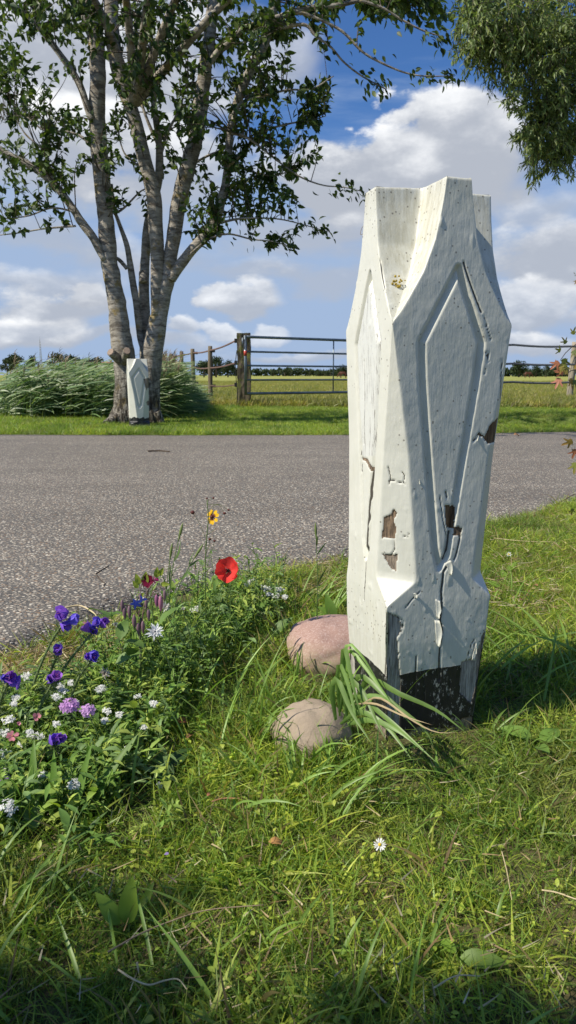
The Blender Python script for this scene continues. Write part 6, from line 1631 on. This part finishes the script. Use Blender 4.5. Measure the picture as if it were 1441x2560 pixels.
# --- daisies
def daisy(px, py, R, label, seed, z=.035, k=22):
    r = np.random.RandomState(seed); rr_ = ray(px, py); t = (z - CAMH) / rr_[2]; c = np.array([rr_[0] * t, rr_[1] * t, z]); b = np.array([c[0] + .004, c[1], 0]); e_ = empty('daisy', b, label, 'flower'); stem_obj(e_, [b, c], .0007); ax = norm(TOC(c) * .9 + [-.1, 0, .4])
    a = Acc(); a.add(*ring_petals(c, ax, k, R, R * .24, .15, (.85, .85, .86), .1, .05, 'petal', .12, r, 4, R * .15)); a.obj('petals', M_PETAL, e_); a = Acc(); ball(a, c + ax * .0012, R * .30, (.75, .50, .02), n=10); a.obj('flower_centre', M_STEM, e_)
daisy(950, 2112, .0085, 'white daisy with yellow centre alone in the front lawn', 1); daisy(1273, 1386, .010, 'small white daisy in the lawn right of the post', 2, .03, 10)
# fallen mauve petal
g_ = G(411, 2180, ); V, F, C = leaves([g_ + [0, 0, .03]], [[1, .3, .2]], [[0, -.5, 1]], .008, .006, .3, .2, 3, 'petal', np.array([(.38, .28, .60)])); o = obj('fallen_petal', make_mesh('fallen_petal', V, F, M_PETAL, C)); origin_to(o, g_); tag(o, 'tiny mauve petal fallen on the lawn at lower left', 'petal')

# --- broad weeds
def weed(lst, label, seed, col=(.13, .22, .03), name='broadleaf_weed', wave=.03):
    r = np.random.RandomState(seed); b = G(*lst[0][:2]); e_ = empty(name, b, label, 'plant')
    for (x, y, dx, dy, dz, L, W) in lst:
        p = G(x, y) + [0, 0, .004]; V, F, C = leaves([p], [[dx, dy, dz]], [[-dx * .3, -.6, 1.0]], L, W, r.uniform(.1, .7), .22, 8, 'ovate', np.array([col]) * r.uniform(.85, 1.2), wave); obj('leaf', make_mesh('leaf', V, F, M_LEAF, C), e_)
weed([(300, 2318, -.6, .2, .8, .055, .026), (318, 2318, .1, .2, 1, .068, .032), (330, 2310, .5, .6, .6, .04, .018), (352, 2290, .4, .4, 1, .045, .016)], 'upright bright green dock leaves in the lower left lawn', 1, (.20, .30, .035))
weed([(1150, 2400, .8, -.35, .25, .062, .026), (1140, 2390, -.5, .5, .3, .03, .016)], 'single shiny broad dock leaf in the lower right lawn', 2, (.15, .25, .03))
weed([(60, 2060, .5, .5, .8, .09, .045), (90, 2080, -.3, .5, .7, .07, .035), (30, 2080, -.5, .2, .7, .07, .03)], 'broad pale leaves under the large white candytuft', 3, (.17, .28, .07))
weed([(1330, 1850, -.7, .3, .3, .07, .035), (1350, 1860, .6, .3, .3, .07, .035), (1340, 1870, .1, -.6, .3, .05, .03)], 'flat rosette of toothed leaves at the edge of the post shadow', 4, (.16, .27, .05))
weed([(1250, 1470, -.6, .2, .3, .05, .03), (1270, 1430, .6, .4, .5, .06, .028), (1262, 1450, .0, .6, .5, .05, .028)], 'small broad-leaved weed touching the right side of the post', 5, (.17, .27, .04))
weed([(850, 1560, -.7, .2, .7, .09, .035), (835, 1560, -.2, .3, 1, .10, .04), (870, 1545, .4, .2, .8, .08, .03), (820, 1550, -1, .1, .4, .07, .03)], 'broad-leaved weed behind the pink boulder', 6, (.13, .23, .035))
weed([(180, 2060, .2, .4, 1, .13, .018), (140, 2060, -.1, .3, 1, .12, .018), (90, 2060, -.1, .2, 1, .14, .02), (220, 2040, .5, .4, 1, .15, .02), (260, 1990, .5, .4, 1, .12, .018)], 'upright strap-shaped leaves low in the flower bed', 7, (.12, .22, .03))
weed([(640, 1560, .3, .4, .9, .10, .05), (600, 1600, -.4, .3, .7, .10, .055), (560, 1560, -.2, .5, .9, .09, .05), (680, 1590, .6, .1, .6, .08, .04)], 'clump of broad green leaves below the poppy', 8, (.10, .19, .03))
weed([(430, 1960, -.5, .5, .3, .10, .045), (400, 1940, .5, .6, .3, .09, .04)], 'dark broad leaves lying in front of the flower bed', 9, (.06, .12, .03))

# ------------------------------------------------------------------ twigs, straw, dead leaves
M_TWIG = simple('dry_twig', (.26, .19, .12), .85, .25, 60); M_TWIGD = simple('dark_twig', (.07, .05, .035), .85, .3, 60); M_STRAWS = simple('straw_stem', (.52, .42, .24), .7, .15, 40)
def twig(pts, r0, label, mat=M_TWIG, z=.006, name='dry_twig', lift=None, cat='twig'):
    P = np.array([[*G(x, y, z if lift is None else lift[i]), r0 * (1 - .5 * i / len(pts))] for i, (x, y) in enumerate(pts)]); V, F = tube(catmull(P, 26), 7, None, .25, 3, True, 90); o = obj(name, make_mesh(name, V, F, mat)); origin_to(o, P[0, :3]); tag(o, label, cat)
twig([(240, 1434), (256, 1424), (272, 1414)], .0022, 'upper piece of broken forked twig on the asphalt left of the stalks', M_TWIGD); twig([(241, 1436), (250, 1448), (262, 1458), (259, 1464)], .0022, 'lower piece of broken forked twig on the asphalt left of the stalks', M_TWIGD)
twig([(160, 1520), (200, 1514), (232, 1530), (250, 1546), (292, 1552)], .0030, 'pale bent straw stalk on the asphalt edge between bugloss heads', M_STRAWS, .02, 'straw_stalk', cat='straw')
twig([(270, 2380), (350, 2335), (430, 2302), (520, 2275), (660, 2262)], .0012, 'long brown dry stem lying across the lower left lawn', M_TWIG, .026, 'dry_stalk', cat='stalk')
twig([(296, 2424), (330, 2446), (372, 2462), (410, 2452), (445, 2448), (468, 2474)], .0013, 'pale wavy root-like twig near the bottom left', M_STRAWS, .026)
twig([(370, 1128), (398, 1127), (425, 1129)], .010, 'small brown stick on the far half of the road', M_TWIGD, .01)
twig([(1085, 2470), (1140, 2440), (1200, 2440)], .0011, 'short pale twig in the lower right lawn', M_STRAWS, .03); twig([(1355, 2225), (1395, 2232), (1441, 2248), (1500, 2262)], .0012, 'pale straw lying in from the right edge of the lawn', M_STRAWS, .03, 'straw_stalk', cat='straw')
twig([(1255, 2128), (1268, 2180), (1280, 2250)], .0008, 'thin upright straw in the right lawn', M_STRAWS, .03, 'straw_stalk', cat='straw'); twig([(530, 2004), (560, 1996), (600, 1996)], .0015, 'short orange dry leaf strip in the lawn centre', simple('orange_straw', (.40, .20, .09)), .03, 'straw_stalk', cat='straw')
twig([(1235, 1345), (1300, 1352), (1380, 1355)], .0016, 'long thin straw lying in the lawn right of the post', M_STRAWS, .03, 'straw_stalk', cat='straw')
# litter of dry grass along the near road edge
r = np.random.RandomState(9); a = Acc()
def litter(poly, n, L0, L1, zmax=.02):
    px = r.uniform(min(p[0] for p in poly), max(p[0] for p in poly), n * 3); py = r.uniform(min(p[1] for p in poly), max(p[1] for p in poly), n * 3); k = inpoly(np.stack([px, py], -1), poly); P = np.array([G(q, w_) for q, w_ in zip(px[k][:n], py[k][:n])]); m = len(P); P[:, 2] += r.uniform(.002, zmax, m)
    a.add(*ribbons(P, r.normal(.8, .9, m), r.uniform(1.3, 1.6, m), r.uniform(-.3, .25, m), r.uniform(L0, L1, m), r.uniform(.0012, .003, m), 3, None, np.array([(.46, .36, .20), (.36, .26, .13), (.24, .16, .08), (.5, .43, .28)])[r.randint(0, 4, m)] * r.uniform(.7, 1.1, (m, 1))))
litter([(640, 1470), (700, 1420), (800, 1402), (885, 1396), (885, 1470), (760, 1500)], 750, .03, .10); litter([(-60, 1700), (60, 1640), (150, 1600), (300, 1560), (330, 1640), (200, 1700), (0, 1740)], 1100, .03, .09); litter([(1215, 1350), (1441, 1270), (1460, 1420), (1230, 1480)], 420, .02, .08, .04); litter([(1190, 1470), (1400, 1450), (1400, 1540), (1200, 1540)], 250, .02, .05, .03)
litter([(0, 2100), (1441, 1900), (1441, 2560), (0, 2560)], 260, .012, .045, .04)
o = a.obj('dry_grass_litter', M_STRAW); tag(o, kind='stuff')
# loose chippings on the crumbling edge
a = Acc(); n = 1500; xx = r.uniform(-1.3, .5, n); yy = yn(xx) + np.abs(r.normal(0, .10, n)) * r.choice([1, 1, 1, -.4], n); ss = r.uniform(.002, .006, n) ; ico = np.array([(1, 0, 0), (-1, 0, 0), (0, 1, 0), (0, -1, 0), (0, 0, 1), (0, 0, -1), (.6, .6, .5), (-.6, .5, .5), (.5, -.6, .5), (-.6, -.6, .5)]); 
OF = np.array([(4, 6, 7), (4, 8, 6), (4, 9, 8), (4, 7, 9), (6, 0, 2), (6, 2, 7), (7, 2, 1), (7, 1, 9), (9, 1, 3), (9, 3, 8), (8, 3, 0), (8, 0, 6), (5, 2, 0), (5, 1, 2), (5, 3, 1), (5, 0, 3)])
vv = ico[None] * r.uniform(.7, 1.2, (n, 10, 1)) * (ss[:, None, None] * np.array([1, 1, .6])); aa = r.rand(n) * 6.28; vx = vv[..., 0] * np.cos(aa)[:, None] - vv[..., 1] * np.sin(aa)[:, None]; vy = vv[..., 0] * np.sin(aa)[:, None] + vv[..., 1] * np.cos(aa)[:, None]
V = np.stack([vx + xx[:, None], vy + yy[:, None], vv[..., 2] + .004 + .002], -1); cgr = np.array([(.30, .28, .25), (.14, .13, .125), (.45, .42, .37), (.07, .07, .07), (.22, .16, .12)])[r.randint(0, 5, n)]
a.add(V.reshape(-1, 3), (OF[None] + np.arange(n)[:, None, None] * 10).reshape(-1, 3), np.repeat(cgr, 10, 0)); M_GRIT, t = new_mat('grit'); setb(t, t.attr('col', 'Color'), .8)
o = a.obj('loose_chippings', M_GRIT, smooth=False); tag(o, kind='stuff')
# dead leaves
def dead(px, py, s_, col, label, yaw=0, z=.03, name='dead_leaf'):
    g_ = G(px, py, z); V, F, C = leaves([g_], [[math.cos(yaw), math.sin(yaw), .25]], [[0, -.4, 1]], s_, s_ * .55, 1.3, .5, 6, 'ovate', np.array([col]), .05); o = obj(name, make_mesh(name, V, F, M_STRAW, C)); origin_to(o, g_); tag(o, label, 'leaf')
dead(672, 2105, .028, (.42, .22, .08), 'curled orange-brown leaf in the lawn left of the daisy', 0); dead(440, 1806, .035, (.22, .09, .045), 'rust brown leaf in the shade of the flower bed', .3, .02); dead(468, 1845, .03, (.28, .14, .07), 'second brown leaf just below the rust brown one', 1.2, .02); dead(1285, 1087, .10, (.42, .22, .10), 'small orange leaf on the far road edge right of the post', .2, .02)
dead(1300, 1500, .03, (.30, .15, .08), 'brown leaf on bare litter right of the post', .8, .02); dead(1345, 1465, .03, (.26, .13, .07), 'second brown leaf on the litter nearer the right edge', 2, .02); dead(518, 1990, .016, (.40, .16, .09), 'tiny reddish leaf beside the orange dry strip', 1, .03)

# ------------------------------------------------------------------ young maple reaching in from the right
MYY = 3.5; ms = empty('maple_sapling', (1.95, MYY, 0), 'young maple just beyond the right edge, its red-green leaves reaching into view', 'tree')
V, F = tube(catmull(np.array([(1.95, MYY, -.05, .022), (1.97, MYY, .5, .019), (1.93, MYY, 1.1, .015), (1.96, MYY, 1.7, .010), (1.92, MYY, 2.3, .004)]), 24), 10, None, .1, 2); obj('trunk', make_mesh('trunk', V, F, M_BARK2), ms)
def lobed():
    k = 60; a_ = np.linspace(-2.6, 2.6, k); lob = np.zeros(k)
    for c0, s0, w0 in ((0, 1.0, .34), (.95, .85, .30), (-.95, .85, .30), (1.95, .5, .26), (-1.95, .5, .26)): lob = np.maximum(lob, s0 * np.clip(1 - np.abs(a_ - c0) / w0 * .62, .32, 1))
    lob = lob * (1 + .06 * np.sin(a_ * 24)); R = lob * .62
    V = np.stack([np.cos(a_) * R + .32, np.sin(a_) * R, -.25 * R ** 2 * 1.2 + .06 * np.sin(a_ * 5) * R], 1); V = np.concatenate([[[.25, 0, .0]], V]); i = np.arange(1, k)
    return V, np.concatenate([np.stack([np.zeros(k - 1, int), i, i + 1], 1), [[0, k, 1]]])
LVV, LFF = lobed()
MCOL = [(.12, .18, .04), (.20, .24, .05), (.28, .20, .05), (.40, .16, .09), (.45, .20, .14), (.09, .14, .035), (.34, .30, .08)]
MLM = []
for i, c0 in enumerate(MCOL):
    CC = np.tile(c0, (len(LVV), 1)); CC = CC * (1 - .4 * np.clip(np.linalg.norm(LVV[:, :2] - [.3, 0], axis=1) * 1.4, 0, 1)[:, None]) + np.array((.35, .10, .05)) * .4 * np.clip(np.linalg.norm(LVV[:, :2] - [.3, 0], axis=1) * 1.4, 0, 1)[:, None]
    MLM.append(make_mesh('leaf', LVV, LFF, M_TREELEAF, CC))
def mtw(path, lv):
    pts = [[1.94, MYY, path[2], .006]] + [[*A(x, y, MYY), .0028 - .0004 * i] for i, (x, y) in enumerate(path[1])]; V, F = tube(catmull(np.array(pts), 20), 6); obj('twig', make_mesh('twig', V, F, M_TWIGD), ms)
    for (x, y, dx, dz, s_, ci) in lv: put_piece('leaf', MLM[ci], ms, A(x, y, MYY + rg.normal(0, .02)), [dx, rg.normal(-.2, .3), dz], [rg.normal(0, .3), -1, .5 + rg.normal(0, .3)], s_)
mtw((0, [(1500, 830), (1450, 855), (1420, 876), (1402, 900)], 1.15),
    [(1405, 878, -.8, .2, .055, 1), (1418, 862, -.6, .8, .05, 5), (1432, 872, .3, -.9, .065, 5), (1410, 890, .2, -.9, .075, 0), (1402, 900, -.6, -.6, .07, 3), (1408, 905, .3, -.8, .07, 1), (1400, 912, .4, -.6, .06, 6), (1440, 860, .7, .6, .06, 0), (1450, 870, .5, -.7, .07, 5), (1430, 840, .2, .9, .05, 1)])
mtw((0, [(1500, 900), (1455, 920), (1430, 926), (1412, 938)], 1.0),
    [(1415, 935, -.9, .3, .065, 4), (1402, 940, -.4, -.9, .075, 4), (1425, 940, .3, -.9, .075, 2), (1432, 925, .5, .5, .06, 2), (1436, 945, .2, -1, .065, 0), (1410, 930, -.9, 0, .05, 3)])
mtw((0, [(1520, 1100), (1470, 1110), (1446, 1130)], .7), [(1438, 1100, -.6, -.3, .075, 2), (1442, 1118, -.2, -.9, .07, 3), (1440, 1150, -.1, -.9, .08, 1), (1452, 1160, 0, -1, .07, 4)])
mtw((0, [(1500, 680), (1460, 690), (1442, 695)], 1.5), [(1440, 688, -.6, .3, .035, 6), (1444, 700, -.5, -.6, .035, 2), (1455, 690, .3, .6, .05, 0)])
mtw((0, [(1520, 1230), (1470, 1228), (1436, 1236), (1414, 1248)], .5), [(1432, 1268, 0, -.9, .045, 0), (1445, 1262, .3, -.9, .05, 0)])

# curled dry tendril stuck to the post's left face
c = on_face(914, 578, .002, True)[0]; th = np.linspace(0, 9, 30); P = np.stack([c[0] - .006 - .003 * np.sin(th), c[1] + .002 * np.cos(th) + .0 * th, c[2] - .011 * np.cos(th * .9) * (1 - th / 18), np.full(30, .0005)], 1); P[:, 0] += .006 * np.sin(th * .9)
V, F = tube(P, 4); o = obj('dry_tendril', make_mesh('dry_tendril', V, F, M_TWIG)); origin_to(o, c); tag(o, 'thin curled dry tendril stuck high on the left side of the large post', 'tendril')
c, nn_ = on_face(995, 712, -.05); r = np.random.RandomState(2); a = Acc(); n = 26
# fleck of yellow lichen in the notch: find the notch surface vertex nearest to its place
pp_, _ = proj(PW); dd_ = np.linalg.norm(pp_ - np.array([996, 714]), axis=-1) + 400 * (np.einsum('ijk,ijk->ij', PW - np.array([0, 0, CAMH]), PW - np.array([0, 0, CAMH])) > 2.55)
c = PW[np.unravel_index(np.argmin(dd_), dd_.shape)] + norm(np.array([-.5, -1, .2])) * .002
for q in range(34):
    p = c + np.array([r.normal(0, .0065), r.normal(0, .001), r.normal(0, .0065)]); ball(a, p, r.uniform(.0012, .0028), np.array((.42, .30, .04)) * r.uniform(.7, 1.2), sq=(1, .5, 1), n=6)
o = a.obj('lichen', M_STEM, post)
